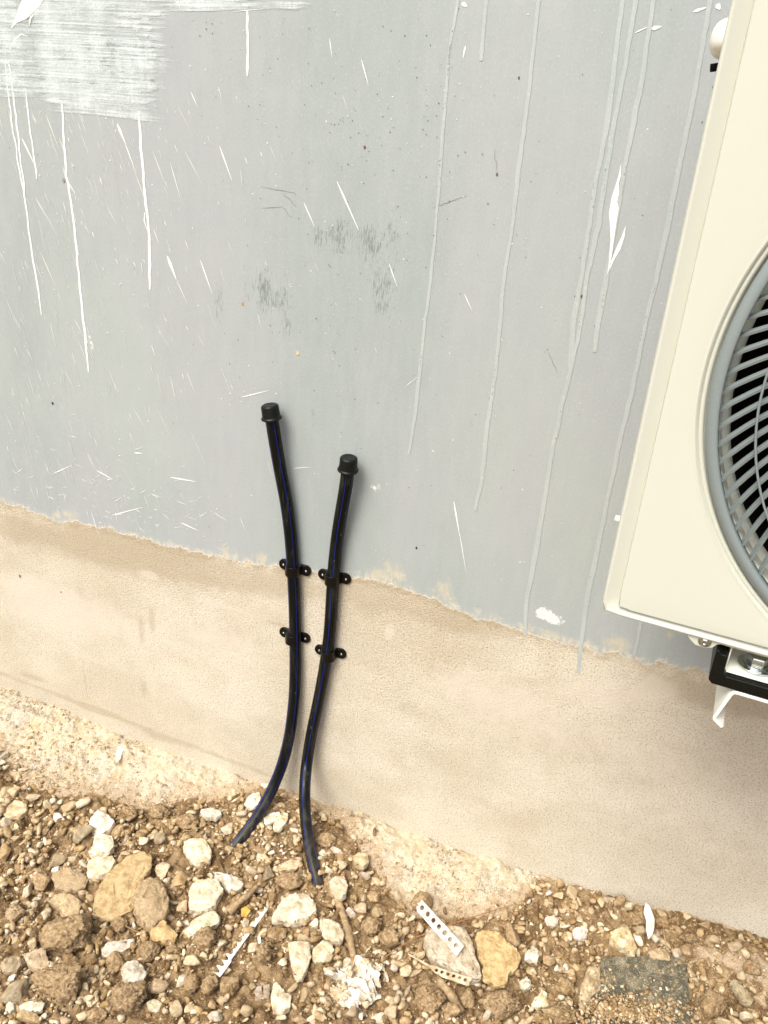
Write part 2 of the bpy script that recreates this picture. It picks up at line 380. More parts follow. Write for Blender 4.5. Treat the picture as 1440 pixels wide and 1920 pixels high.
scuff = gauss([(610, 440, 60, 30, 1), (680, 460, 60, 45, .9), (500, 560, 35, 60, 1), (410, 575, 16, 50, 1), (455, 520, 50, 60, .6), (540, 570, 14, 60, 1), (715, 560, 25, 60, 1), (735, 470, 30, 90, .7), (585, 770, 14, 50, .9),
               (225, 480, 14, 50, .6), (390, 990, 30, 22, .9), (160, 510, 30, 90, .5), (530, 640, 100, 30, .4), (515, 1040, 14, 16, .9), (500, 360, 60, 40, .35), (270, 500, 14, 40, .5), (910, 500, 60, 30, .25), (300, 620, 60, 60, .3)])
dab = gauss([(130, 965, 34, 16, 1), (100, 962, 14, 10, .8), (420, 1030, 30, 16, 1), (490, 1045, 26, 20, .9), (740, 1078, 40, 26, 1), (835, 1110, 36, 26, 1), (690, 1078, 30, 20, .7), (1150, 1205, 40, 28, 1), (1000, 1180, 50, 14, .7), (1280, 1240, 50, 18, .6), (1255, 1190, 10, 10, 1), (200, 985, 40, 14, .5), (910, 1150, 40, 14, .6), (1060, 1200, 50, 12, .7), (560, 1062, 40, 10, .5)])
whitedab = gauss([(150, 620, 30, 26, .55), (1020, 1150, 22, 14, 1.1), (1045, 1165, 20, 10, .8), (705, 915, 16, 12, .8), (170, 650, 10, 20, .6), (20, 480, 26, 160, .3), (985, 1190, 14, 12, .9), (1085, 1235, 12, 30, .6), (980, 920, 8, 10, .6)])
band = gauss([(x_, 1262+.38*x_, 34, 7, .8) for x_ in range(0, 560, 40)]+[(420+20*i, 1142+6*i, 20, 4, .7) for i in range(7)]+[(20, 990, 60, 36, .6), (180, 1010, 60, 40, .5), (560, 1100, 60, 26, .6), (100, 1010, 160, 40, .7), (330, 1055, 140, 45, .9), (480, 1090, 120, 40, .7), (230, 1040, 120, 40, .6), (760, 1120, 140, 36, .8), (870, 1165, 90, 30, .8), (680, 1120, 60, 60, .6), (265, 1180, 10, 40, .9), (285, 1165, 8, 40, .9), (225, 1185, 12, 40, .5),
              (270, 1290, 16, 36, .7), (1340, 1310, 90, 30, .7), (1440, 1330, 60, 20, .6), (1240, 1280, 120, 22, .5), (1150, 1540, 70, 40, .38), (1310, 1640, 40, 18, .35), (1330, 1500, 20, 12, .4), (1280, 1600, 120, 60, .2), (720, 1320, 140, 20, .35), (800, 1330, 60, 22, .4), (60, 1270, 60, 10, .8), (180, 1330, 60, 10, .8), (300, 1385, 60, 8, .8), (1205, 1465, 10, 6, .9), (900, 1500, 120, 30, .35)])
pale = gauss([(150, 1150, 200, 60, .8), (60, 1120, 120, 60, .7), (420, 1200, 130, 60, .7), (280, 1078, 28, 10, 1.2), (730, 1185, 10, 18, 1.2), (1130, 1300, 90, 30, .8), (1235, 1290, 40, 26, 1), (1000, 1380, 200, 80, .5), (780, 1440, 200, 60, .4), (400, 1130, 60, 8, .9), (470, 1155, 60, 6, .9), (590, 1130, 20, 60, .5), (900, 1290, 150, 50, .6), (1300, 1440, 160, 60, .5)])
pline = V[:, 2]-np.interp(V[:, 0], pl[:, 0], pl[:, 1])
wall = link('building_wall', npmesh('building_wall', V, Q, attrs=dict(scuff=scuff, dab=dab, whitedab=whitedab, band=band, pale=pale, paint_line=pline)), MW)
tag(wall, 'rendered house wall with a grey painted upper part above a rough sandy beige base', 'wall')
b = MB(); b.box(-7, 7, 0.012, 0.25, -0.4, 3.0); b.build('wall_core', MW, wall)

def ribbon(mb, pts, wpx, y, tint, arr, taper=False, lift=0.00008, seg=1):
    """raised bead of paint along pixel points on the wall"""
    P = np.array([W(p[0], p[1])[[0, 2]] for p in pts]); n = len(P)
    T = np.gradient(P, axis=0); T /= np.linalg.norm(T, axis=1)[:, None]+1e-9; N = np.c_[-T[:, 1], T[:, 0]]
    wd = np.interp(np.linspace(0, 1, n), np.linspace(0, 1, len(wpx)), wpx)*0.00107/2 if hasattr(wpx, '__len__') else np.full(n, wpx*0.00107/2)
    V = []; 
    for i in range(n):
        for s, h in ((-1, 0), (-.55, .8), (0.1, 1), (.6, .75), (1, 0)):
            V.append((P[i, 0]+N[i, 0]*s*wd[i], y-0.0002-h*lift, P[i, 1]+N[i, 1]*s*wd[i]))
    Fs = [(i*5+j, i*5+j+1, (i+1)*5+j+1, (i+1)*5+j) for i in range(n-1) for j in range(4)]
    mb.add(V, Fs); arr += [tint]*len(V)
def wsub(pts, step=14, jit=0.6):
    P = np.array(pts, float); d = np.r_[0, np.cumsum(np.hypot(*np.diff(P, axis=0).T))]; n = max(2, int(d[-1]/step)+1); t = np.linspace(0, d[-1], n)
    Q = np.c_[np.interp(t, d, P[:, 0]), np.interp(t, d, P[:, 1])]; Q[1:-1, 0] += rng.normal(0, jit, n-2); return [tuple(q) for q in Q]
def tinted(mb, name, tints, parent, mat, label=None, kind=None):
    me = bpy.data.meshes.new(name); me.from_pydata(mb.v, [], mb.f); me.polygons.foreach_set('use_smooth', [True]*len(me.polygons))
    a = me.color_attributes.new('tint', 'FLOAT_COLOR', 'POINT'); a.data.foreach_set('color', np.c_[np.array(tints), np.ones(len(tints))].astype(np.float32).ravel())
    o = link(name, me, mat, parent)
    if label: o['label'] = label
    if kind: o['kind'] = kind
    return o
YW = -0.0004
WHITE = (0.84, 0.86, 0.85)
drips = [([(116, 188), (120, 260), (125, 330), (136, 395), (142, 450), (149, 520), (155, 580), (161, 640), (166, 698)], 4.6),
         ([(260, 208), (265, 280), (272, 360), (279, 427), (281, 500), (281, 543)], 5),
         ([(464, 20), (465, 80), (464, 142)], 4), ([(48, 165), (56, 240), (62, 280), (69, 336)], 3),
         ([(17, 120), (24, 170), (30, 215), (37, 280), (46, 360), (52, 415), (62, 485), (75, 560), (78, 591)], 3.6),
         ([(10, 120), (16, 180), (22, 225), (35, 310), (46, 365)], 2.6),
         ([(272, 398), (268, 405), (276, 430)], 2)]
for pts, wd in drips:
    mb = MB(); ar = []; P = wsub(pts); ribbon(mb, P, [wd*.7]+[wd*.9, wd, wd*.8, wd, wd*.85, wd]*1+[wd*1.15, wd*.5], YW, WHITE, ar); tinted(mb, 'paint_drip', ar, wall, MPAINT)
ghosts = [([(862, -60), (859, 0), (842, 100), (832, 225), (822, 370), (810, 500), (797, 600), (785, 715), (779, 775), (766, 852)], 6),
          ([(915, -60), (912, 0), (902, 114)], 6),
          ([(1016, -60), (1010, 0), (997, 125), (987, 210), (972, 320), (960, 430), (949, 495), (942, 550), (935, 640), (929, 700), (912, 815), (902, 910), (891, 956)], 7),
          ([(1175, -60), (1167, 0), (1152, 125), (1137, 240), (1115, 350), (1095, 490), (1076, 600), (1068, 690)], 8),
          ([(1200, -60), (1192, 0), (1172, 125), (1150, 240), (1120, 430), (1100, 525), (1090, 600), (1072, 685), (1052, 765), (1035, 850), (1015, 970), (1000, 1060), (987, 1125), (985, 1190)], 8),
          ([(1232, -60), (1225, 0), (1207, 125), (1190, 220), (1172, 310), (1145, 470), (1135, 530), (1122, 600), (1115, 660)], 8),
          ([(1340, -60), (1332, 0), (1315, 100), (1295, 210), (1268, 340), (1250, 430), (1230, 525), (1212, 600), (1187, 725), (1165, 815), (1145, 910), (1120, 1030), (1100, 1125), (1090, 1200), (1084, 1262)], 8),
          ([(1204, 1160), (1196, 1200), (1188, 1232)], 7)]
def mat_run():
    k = NT('thin_run_paint', 0.42, 0.4); n = k.noise(1.0, 4, .65, k.map((60, 1, 7))); n2 = k.noise(220, 3, .7)
    st = k.noise(55, 4, 0.65, k.map((1, 1, 0.22))); c = k.mix(k.ramp(st, .3, .75, 0, .5), k.attr('tint').outputs['Color'], (0.48, 0.51, 0.50)); c = k.mix(k.ramp(n2, .5, .7, 0, .4), c, (0.55, 0.58, 0.56))
    return k.out(c, None, None, k.ramp(k.math('ADD', n, k.math('MULTIPLY', k.math('SUBTRACT', n2, .5), .5)), .26, .36, .0, 1.0))
MRUN = mat_run()
for gi, (pts, wd) in enumerate(ghosts):
    mb = MB(); ar = []; P = wsub(pts, 18, 0.55); wd *= .85; ribbon(mb, P, [wd, wd*.8, wd*.9, wd*1.1, wd*.8, wd, wd*.9, wd*1.3, wd*.9], -0.00045-gi*.00004, (0.375, 0.428, 0.425), ar, lift=0.00001); tinted(mb, 'paint_run', ar, wall, MRUN)
    if pts[-1] in ((766, 852), (902, 114), (891, 956), (1115, 660)):
        pass
# white gash and smears
def blob(mb, ar, poly, tint, y=YW-0.0003, t=0.0006):
    P = np.array([W(*p)[[0, 2]] for p in poly]); n = len(P); b = len(mb.v)
    c = P.mean(0)
    vs = [Vector(p) for p in P]
    V2, E2, F2, *_ = geometry.delaunay_2d_cdt(vs, [(i, (i+1) % n) for i in range(n)], [], 1, 1e-7)
    mb.add([(v.x, y-t, v.y) for v in V2], F2); ar += [tint]*len(V2)
mb = MB(); ar = []
blob(mb, ar, [(1165, 305), (1161, 325), (1155, 345), (1147, 370), (1142, 400), (1144, 425), (1145, 450), (1143, 475), (1141, 500), (1138, 516), (1142, 506), (1147, 480), (1151, 450), (1156, 415), (1160, 390), (1157, 378), (1161, 362), (1160, 345), (1164, 330)], WHITE)
ribbon(mb, [(1139, 515), (1148, 490), (1160, 465), (1168, 445), (1173, 424)], [1.5, 3, 6, 4, .5], YW, WHITE, ar)
tinted(mb, 'paint_gash', ar, wall, MPAINT, 'bright white slashed mark where the paint is gone')
mb = MB(); ar = []
blob(mb, ar, [(84, -4), (76, 10), (68, 18), (58, 28), (50, 36), (34, 42), (22, 54), (24, 44), (32, 30), (36, 14), (44, -4)], (0.84, 0.84, 0.80))
blob(mb, ar, [(66, 26), (60, 34), (56, 50), (55, 40), (58, 30)], (0.84, 0.84, 0.80))
ribbon(mb, [(20, 92), (28, 74), (40, 64), (52, 68)], [2, 3, 2, 1], YW, (0.84, 0.84, 0.80), ar); ribbon(mb, [(2, 66), (10, 80), (20, 92)], [1, 2, 2], YW, (0.84, 0.84, 0.80), ar)
tinted(mb, 'paint_smear', ar, wall, MPAINT)
# splatter: fine flung streaks
mb = MB(); ar = []
def streak(x, y, L, ang, wpx, tint=None):
    f_ = random.uniform(.72, 1.06); t = tint or tuple(c*f_ for c in (0.74, 0.77, 0.74)); dx, dy = math.sin(R(ang))*L, math.cos(R(ang))*L
    ribbon(mb, [(x, y), (x+dx*.3, y+dy*.3), (x+dx*.65, y+dy*.65), (x+dx, y+dy)], [wpx*.3, wpx, wpx*.7, wpx*.2], YW, t, ar, lift=0.00005)
for (x, y, x2, y2, wp) in [(220, 232, 236, 270, 7), (234, 266, 256, 326, 2.6), (314, 480, 331, 524, 8), (331, 524, 352, 570, 1.6), (412, 274, 435, 338, 3.4), (632, 340, 673, 432, 4), (376, 488, 398, 550, 3.2), (678, 112, 691, 160, 2.6), (618, 72, 623, 108, 2), (851, 940, 862, 1004, 4), (862, 1000, 874, 1072, 2),
     (320, 895, 368, 903, 4.5), (452, 745, 505, 732, 3), (550, 878, 583, 876, 2.2), (340, 980, 372, 995, 4), (182, 882, 212, 899, 4), (100, 888, 136, 872, 3), (210, 966, 268, 951, 3), (252, 849, 268, 850, 4), (580, 800, 500, 793, 0.1), (42, 260, 66, 310, 5), (570, 380, 590, 425, 2.6), (873, 86, 868, 110, 3.5), (436, 22, 505, 16, 1.2),
     (1190, 62, 1220, 48, 2), (1222, 54, 1240, 50, 7), (1300, 22, 1325, 14, 5), (1344, 8, 1350, 18, 9), (866, 6, 876, 12, 8), (1010, 64, 1040, 50, 0.1), (871, 551, 885, 582, 2), (730, 495, 745, 538, 2.4), (760, 725, 784, 706, 1.5), (405, 183, 372, 172, .1), (358, 172, 371, 201, 2)]:
    wp *= .72; ribbon(mb, [(x, y), (x+(x2-x)*.3, y+(y2-y)*.3), (x+(x2-x)*.7, y+(y2-y)*.7), (x2, y2)], [wp*.35, wp, wp*.6, wp*.2], YW, (0.82, 0.83, 0.80), ar, lift=0.00006)
for i in range(560):
    x = abs(random.gauss(0, 210))+random.uniform(-40, 30); y = random.uniform(150, 1000)
    if y > 940+0.26*x-25 or x > 800: continue
    L = random.choice([8, 12, 18, 26, 38, 60])*random.uniform(.7, 1.3)
    if x > 420: L *= .6
    streak(x, y, L, random.gauss(19, 5), random.uniform(.5, 1.3) if random.random() < .92 else random.uniform(1.3, 2.2))
for i in range(110):                       # short dashes in all directions low on the left
    x = random.uniform(0, 420); y = random.gauss(900+.2*x, 45)
    if y > 930+.25*x: continue
    streak(x, y, random.uniform(5, 20), random.uniform(50, 130), random.uniform(.8, 1.9))
for i in range(420):                       # dots
    x = random.uniform(0, 1250); y = random.uniform(0, 1150)
    if random.random() < x/1500: continue
    streak(x, y, random.uniform(1.5, 4), random.uniform(0, 180), random.uniform(1.2, 2.4))
for i in range(60):                        # scratches in the sandy base
    x = random.uniform(0, 560); y = 990+.26*x+random.uniform(20, 240); streak(x, y, random.uniform(10, 50), random.uniform(30, 70), random.uniform(.8, 1.8), (0.78, 0.70, 0.56))
tinted(mb, 'paint_splatter', ar, wall, MPAINT, 'fine white flung paint streaks and dots', 'stuff')
# pinholes and brown dots
mb = MB(); ar = []
def dot(x, y, r, tint, el=1.0):
    c = W(x, y); V = [(c[0]+r*.00107*math.cos(a)*random.uniform(.7, 1.2), YW-0.0004, c[2]+r*.00107*el*math.sin(a)*random.uniform(.7, 1.2)) for a in np.linspace(0, 2*math.pi, 8)[:-1]]
    mb.add(V, [tuple(range(7))]); ar.extend([tint]*7)
for i in range(300):
    cx, cy, sx_, sy_ = random.choice([(480, 100, 90, 70), (600, 230, 90, 80), (760, 130, 70, 80), (600, 520, 120, 90), (560, 640, 120, 60), (740, 330, 60, 80), (1000, 300, 200, 160), (400, 300, 300, 200), (900, 700, 200, 250), (660, 780, 200, 160)])
    x, y = random.gauss(cx, sx_), random.gauss(cy, sy_)
    if y > 930+.24*x or x < 0: continue
    dot(x, y, random.uniform(.35, .95), (0.05, 0.06, 0.05))
for (x, y, r, t) in [(684, 276, 3, (0.16, .08, .05)), (932, 327, 3, (0.12, .08, .05)), (1091, 556, 4, (0.12, .09, .06)), (455, 569, 4, (0.45, .28, .10)), (99, 756, 4, (0.01, .01, .01)), (120, 338, 5, (0.30, .24, .16)), (781, 1027, 3, (0.03, .03, .03)), (973, 146, 2.4, (.05, .05, .04)), (558, 662, 6, (.55, .50, .33)), (38, 1080, 6, (.25, .18, .1)), (115, 1110, 3, (.06, .04, .03))]:
    dot(x, y, r*.62, t, 1.3)
for (x, y, x2, y2) in [(488, 350, 555, 362), (530, 362, 556, 388), (492, 390, 530, 388), (530, 388, 548, 408), (812, 390, 876, 366), (927, 280, 932, 322), (156, 1235, 163, 1310), (560, 1240, 563, 1300), (566, 1350, 568, 1390), (1030, 660, 1045, 700)]:
    ribbon(mb, wsub([(x, y), (x2, y2)], 6, 1.5), [.3, .75, .3], YW, (0.22, .23, .21) if y < 1100 else (.26, .19, .12), ar, lift=0.00006)
tinted(mb, 'paint_pinholes', ar, wall, MPAINT, 'dark pinholes, scratches and brown dots in the paint', 'stuff')
# brushed patch: horizontal strokes with ragged right ends
mb = MB(); st = []
def strokes(x0, ends, y0, y1, hpx, alpha, slope=0.0, j=0):
    y = y0; k = 0
    while y < y1:
        h = hpx*random.uniform(.7, 1.4); xe = np.interp(y, [e[0] for e in ends], [e[1] for e in ends])+random.triangular(-46, 10, 2); xb = x0+random.uniform(-34, 24); n = 12
        V = []; b = len(mb.v)
        for i in range(n+1):
            x = xb+(xe-xb)*i/n; yy = y+slope*(x-x0)+1.5*math.sin(x*.02+j)
            for d in (0, h):
                c = W(x, yy+d); V.append((c[0], YW-0.0001-0.00004*((k+j*3) % 5)-0.00025*j, c[2])); st.append(alpha*random.uniform(.85, 1.1)*(0.25 if i == n else .8 if i == n-1 else 1)*(0.1 if i == 0 else .7 if i == 1 else 1))
        mb.add(V, [(2*i, 2*i+1, 2*i+3, 2*i+2) for i in range(n)]); y += h*.8; k += 1
strokes(-60, [(-60, 330), (0, 328), (60, 326), (75, 330), (150, 318), (160, 300)], -60, 158, 9, .62, .03, 0)
strokes(80, [(60, 320), (150, 300), (217, 297)], 60, 205, 8, .66, .10, 1)
strokes(-60, [(-60, 250), (140, 230), (165, 120)], -60, 165, 11, .55, .05, 2)
strokes(300, [(-60, 500), (0, 500), (22, 496)], -60, 16, 7, .70, .0, 1)
strokes(480, [(4, 596), (14, 560)], 3, 14, 4, .42, .0, 2)
strokes(150, [(60, 210), (120, 215), (160, 205)], 60, 160, 8, .6, .05, 3)
strokes(240, [(10, 300), (60, 295), (190, 296)], 10, 190, 7, .62, .06, 3)
me = bpy.data.meshes.new('brushed_patch'); me.from_pydata(mb.v, [], mb.f); a = me.attributes.new('stroke', 'FLOAT', 'POINT'); a.data.foreach_set('value', st)
link('brushed_patch', me, mat_brush(), wall)['label'] = 'thin pale patch of dry brush strokes at the top left'

# ------------------------------------------------------------------ GROUND
def smooth(a, b, x): t = np.clip((x-a)/(b-a), 0, 1); return t*t*(3-2*t)
def hbase(x, y):
    d = np.clip(-y, 0, None)
    h = -0.036*smooth(0.0, 0.17, d)
    h = h + 0.034*smooth(-0.85, -1.45, x)*1.0 + 0.03*smooth(0.05, 0.45, x)*smooth(0.5, 0.0, d)
    h = h + 0.020*np.exp(-((x+0.47)/0.13)**2-((y+0.09)/0.09)**2)          # heap round the pipe feet
    return h
def G(px, py, dz=0.0):
    z = -0.03
    for _ in range(6):
        p = G0(px, py, z+dz); z = float(hbase(p[0], p[1]))
    return p
BOUND = [(-250, 1330), (-60, 1400), (0, 1425), (40, 1470), (100, 1492), (170, 1492), (220, 1510), (290, 1525), (340, 1505), (390, 1500), (440, 1490), (480, 1482), (520, 1478), (570, 1500), (620, 1535), (660, 1570), (690, 1600), (710, 1640), (745, 1700), (790, 1715), (860, 1722), (930, 1715),
         (985, 1690), (1010, 1655), (1060, 1655), (1100, 1670), (1200, 1695), (1300, 1725), (1440, 1762), (1700, 1850)]
bw = np.array([G(*p)[:2] for p in BOUND]); o_ = np.argsort(bw[:, 0]); bw = bw[o_]
def ybound(x):
    x = np.asarray(x, float); xx = np.atleast_1d(x); r = np.interp(xx, bw[:, 0], bw[:, 1])+.010*fbm(np.c_[xx*22, 0*xx, 0*xx], 4, 15); return r if x.ndim else float(r[0])
mp_c = [G(1400, 1810)[:2], G(1330, 1790)[:2], G(1500, 1850)[:2]]
def mortar(x, y):
    m = smooth(-0.012, 0.012, y-ybound(x))
    for c, r in zip(mp_c, (0.050, 0.028, 0.08)):
        m = np.maximum(m, np.exp(-(((x-c[0])/r)**2+((y-c[1])/(r*.55))**2))*1.3)
    return np.clip(m, 0, 1)
gx = np.unique(np.r_[[-200, -60, -20, -8, -4, -2.6], np.arange(-2.0, 1.0, 0.0032), [1.4, 2.2, 4, 8, 20, 60, 200]])
gy = np.unique(np.r_[[-200, -60, -20, -8, -4, -2, -1.4], np.arange(-1.02, 0.009, 0.0032), [0.02]])
XX, YY = np.meshgrid(gx, gy); x, y = XX.ravel(), YY.ravel()
m = mortar(x, y); inn = ((x > -2.01) & (x < 1.01) & (y > -1.03)).astype(float)
P2 = np.c_[x, y, 0*x]
soilN = fbm(P2*14, 4, 21)*0.0065 + np.abs(fbm(P2*42, 4, 31))*0.017 + fbm(P2*160, 3, 41)*0.0024
mortN = fbm(P2*12, 4, 51)*0.0040 + np.maximum(0, fbm(P2*110, 4, 61)-.10)*0.0055 + fbm(P2*40, 4, 71)*0.0035
hz = hbase(x, y) + inn*((1-m)*soilN + m*mortN) + m*0.002*inn - (1-m)*0.004
hz = hz + 0.010*inn*(1-m)*np.exp(-((x-(-0.80))/0.09)**2-((y+0.42)/0.08)**2)
hz = np.where((inn > 0) | (y > -1.03), hz, -0.045)
V = np.c_[x, y, hz]; gxn, gyn = len(gx), len(gy); idx = np.arange(gxn*gyn).reshape(gyn, gxn)
Q = np.stack([idx[:-1, :-1], idx[:-1, 1:], idx[1:, 1:], idx[1:, :-1]], -1).reshape(-1, 4)
ground = link('ground', npmesh('ground', V, Q, attrs=dict(mortar=m, edge=np.clip((y-ybound(x))/.075, -1, 2))), MG); tag(ground, kind='structure')
HG = hz.reshape(gyn, gxn)
def hmesh(x, y):
    i = np.clip(np.searchsorted(gx, x)-1, 0, gxn-2); j = np.clip(np.searchsorted(gy, y)-1, 0, gyn-2); return HG[j, i]

# ------------------------------------------------------------------ STONES
def ico(sub):
    bm = bmesh.new(); bmesh.ops.create_icosphere(bm, subdivisions=sub, radius=1.0)
    V = np.array([v.co for v in bm.verts]); Fc = np.array([[v.index for v in f.verts] for f in bm.faces]); bm.free(); return V, Fc
ICO = {k: ico(k) for k in (1, 2, 3, 4, 5)}
COLS = dict(w=(0.78, 0.75, 0.68), c=(0.80, 0.73, 0.58), t=(0.68, 0.575, 0.41), y=(0.60, 0.46, 0.26), b=(0.43, 0.315, 0.175), d=(0.25, 0.165, 0.08), g=(0.42, 0.36, 0.26), p=(0.58, 0.51, 0.42))
CN = dict(w='white', c='cream', t='tan', y='yellowish', b='brown', d='dark brown', g='greyish', p='pale grey')
def rockshape(sub, seed, kind='stone'):
    D, Fc = ICO[sub]; r = np.random.default_rng(seed)
    k = 9 if kind == 'stone' else 20
    N = r.normal(size=(k, 3)); N[:, 2] *= 0.8; N /= np.linalg.norm(N, axis=1)[:, None]; h = r.uniform(.42, .95, k) if kind == 'stone' else r.uniform(.70, 1, k)
    dd = np.clip(D @ N.T, 0, None)/h; p = 60 if kind == 'stone' else 16
    rad = (dd**p).sum(1)**(-1/p); rad = np.clip(rad, .4, 1.25)
    V = D*rad[:, None]
    if kind == 'stone':
        V = V*(1+0.06*fbm(D*2.2+seed % 91, 4, seed % 997)[:, None]) + D*0.035*fbm(D*9+5, 3, seed % 89)[:, None]
    else:
        V = V*(1+0.11*fbm(D*2.4+seed % 91, 4, seed % 997)[:, None]) + D*(0.13*np.abs(fbm(D*6+5, 5, seed % 89, .6)))[:, None]
    V /= np.abs(V).max(0); return V, Fc
STONES = []          # (px, py, w, h) placed
def jcol(c): t = COLS[c]; f = random.uniform(.88, 1.1); return tuple(min(.82, a*f*random.uniform(.97, 1.03)) for a in t)
def frame(px, py, rot, dz=0.0):
    c = G(px, py, dz); a = R(rot)
    e1 = (G(px+math.cos(a)*8, py+math.sin(a)*8, dz)-G(px-math.cos(a)*8, py-math.sin(a)*8, dz))[:2]/16
    e2 = (G(px-math.sin(a)*8, py+math.cos(a)*8, dz)-G(px+math.sin(a)*8, py-math.cos(a)*8, dz))[:2]/16
    return c, e1, e2
def stone(px, py, w, h, rot, c, kind='stone', dirt=None, name='stone', poly=None, thick=None, sub=None, lift=0.30):
    """px size w x h, long axis turned by rot; poly = outline pixels"""
    seed = int(px*31+py*17) % 100003
    if poly: xs_, ys_ = zip(*poly); px, py = (min(xs_)+max(xs_))/2, (min(ys_)+max(ys_))/2; w, h, rot = max(xs_)-min(xs_), max(ys_)-min(ys_), 0
    size = math.sqrt(w*h); sc = 0.00112
    t = (thick if thick else .62*min(w, h))*sc
    ctr, e1, e2 = frame(px, py, rot, t*lift)
    sub = sub or (3 if size < 17 else 4 if size < 60 else 5)
    if poly:
        D, Fc = ICO[sub]; P = np.array([G(p[0], p[1], t*.5)[:2] for p in poly]); P = P-ctr[:2]
        P = P*np.array([1, 1]); d = np.roll(P, -1, 0)-P
        phi = np.arctan2(D[:, 1], D[:, 0]); rr = np.full(len(D), np.inf)
        u = np.c_[np.cos(phi), np.sin(phi)]
        for k in range(len(P)):
            den = u[:, 0]*d[k, 1]-u[:, 1]*d[k, 0]; den = np.where(abs(den) < 1e-12, 1e-12, den)
            tt = (P[k, 0]*d[k, 1]-P[k, 1]*d[k, 0])/den; ss = (P[k, 0]*u[:, 1]-P[k, 1]*u[:, 0])/den
            ok = (tt > 0) & (ss >= -1e-6) & (ss <= 1+1e-6); rr = np.where(ok & (tt < rr), tt, rr)
        rr[~np.isfinite(rr)] = np.abs(P).mean()
        rho = np.hypot(D[:, 0], D[:, 1]); prof = np.clip(rho, 0, 1)**0.55; zz = np.sign(D[:, 2])*np.abs(D[:, 2])**0.6
        rdir = rho > 1e-6
        V = np.c_[u[:, 0]*rr*prof, u[:, 1]*rr*prof, zz*t*.62]
        nz_ = fbm(D*2.6+seed % 53, 4, seed % 97); V *= (1+0.05*nz_)[:, None]; V[:, 2] += t*.45*fbm(np.c_[V[:, :2]*1.8/(w*sc), 0*V[:, 0]]+seed % 31, 5, seed % 61)*np.clip(zz, 0, 1)
        rp = np.random.default_rng(seed+5); up_ = V[:, 2].copy()
        for _ in range(7):
            g_ = rp.normal(0, .42, 2); lim = t*rp.uniform(.36, .62)+(V[:, 0]*g_[0]+V[:, 1]*g_[1]); up_ = np.minimum(up_, lim)
        V[:, 2] = np.where(V[:, 2] > 0, np.maximum(up_, t*.12), V[:, 2])
        V += D*(0.0016*fbm(V*200, 4, seed % 41, .6))[:, None]
        if kind == 'clod': V += D*(0.004*np.abs(fbm(V*70, 4, seed % 43)))[:, None]
    else:
        V, Fc = rockshape(sub, seed, kind); V = V.copy()
        L1, L2 = np.linalg.norm(e1)*w/2, np.linalg.norm(e2)*h/2*.86
        a = e1/np.linalg.norm(e1); bq = np.array([-a[1], a[0]]); 
        if bq.dot(e2) < 0: bq = -bq
        V = np.c_[V[:, 0:1]*L1*a+V[:, 1:2]*L2*bq, V[:, 2]*t*.70]
        if kind == 'clod': V += 0.0018*np.stack([fbm(V*240+9*i, 3, 3+i, .7) for i in range(3)], -1)
    dirt = random.uniform(.35, .7) if dirt is None else dirt
    if kind == 'clod': dirt = max(dirt, .55)
    o = link(name, npmesh(name, V, Fc, tint=jcol(c), attrs=dict(dirt=np.full(len(V), dirt)), smooth=(kind == 'clod' or size > 70)), MC if kind == 'clod' else MS)
    zg = float(hmesh(ctr[0], ctr[1]))
    if poly: zg = float(np.percentile(hmesh(ctr[0]+V[::7, 0]*.8, ctr[1]+V[::7, 1]*.8), 72))
    ctr = np.array([ctr[0], ctr[1], zg+t*lift+0.001])
    o.location = ctr; o.rotation_euler = (random.uniform(-.10, .10), random.uniform(-.10, .10), 0)
    STONES.append(dict(o=o, px=px, py=py, w=w, h=h, c=c, kind=kind, size=size)); return o

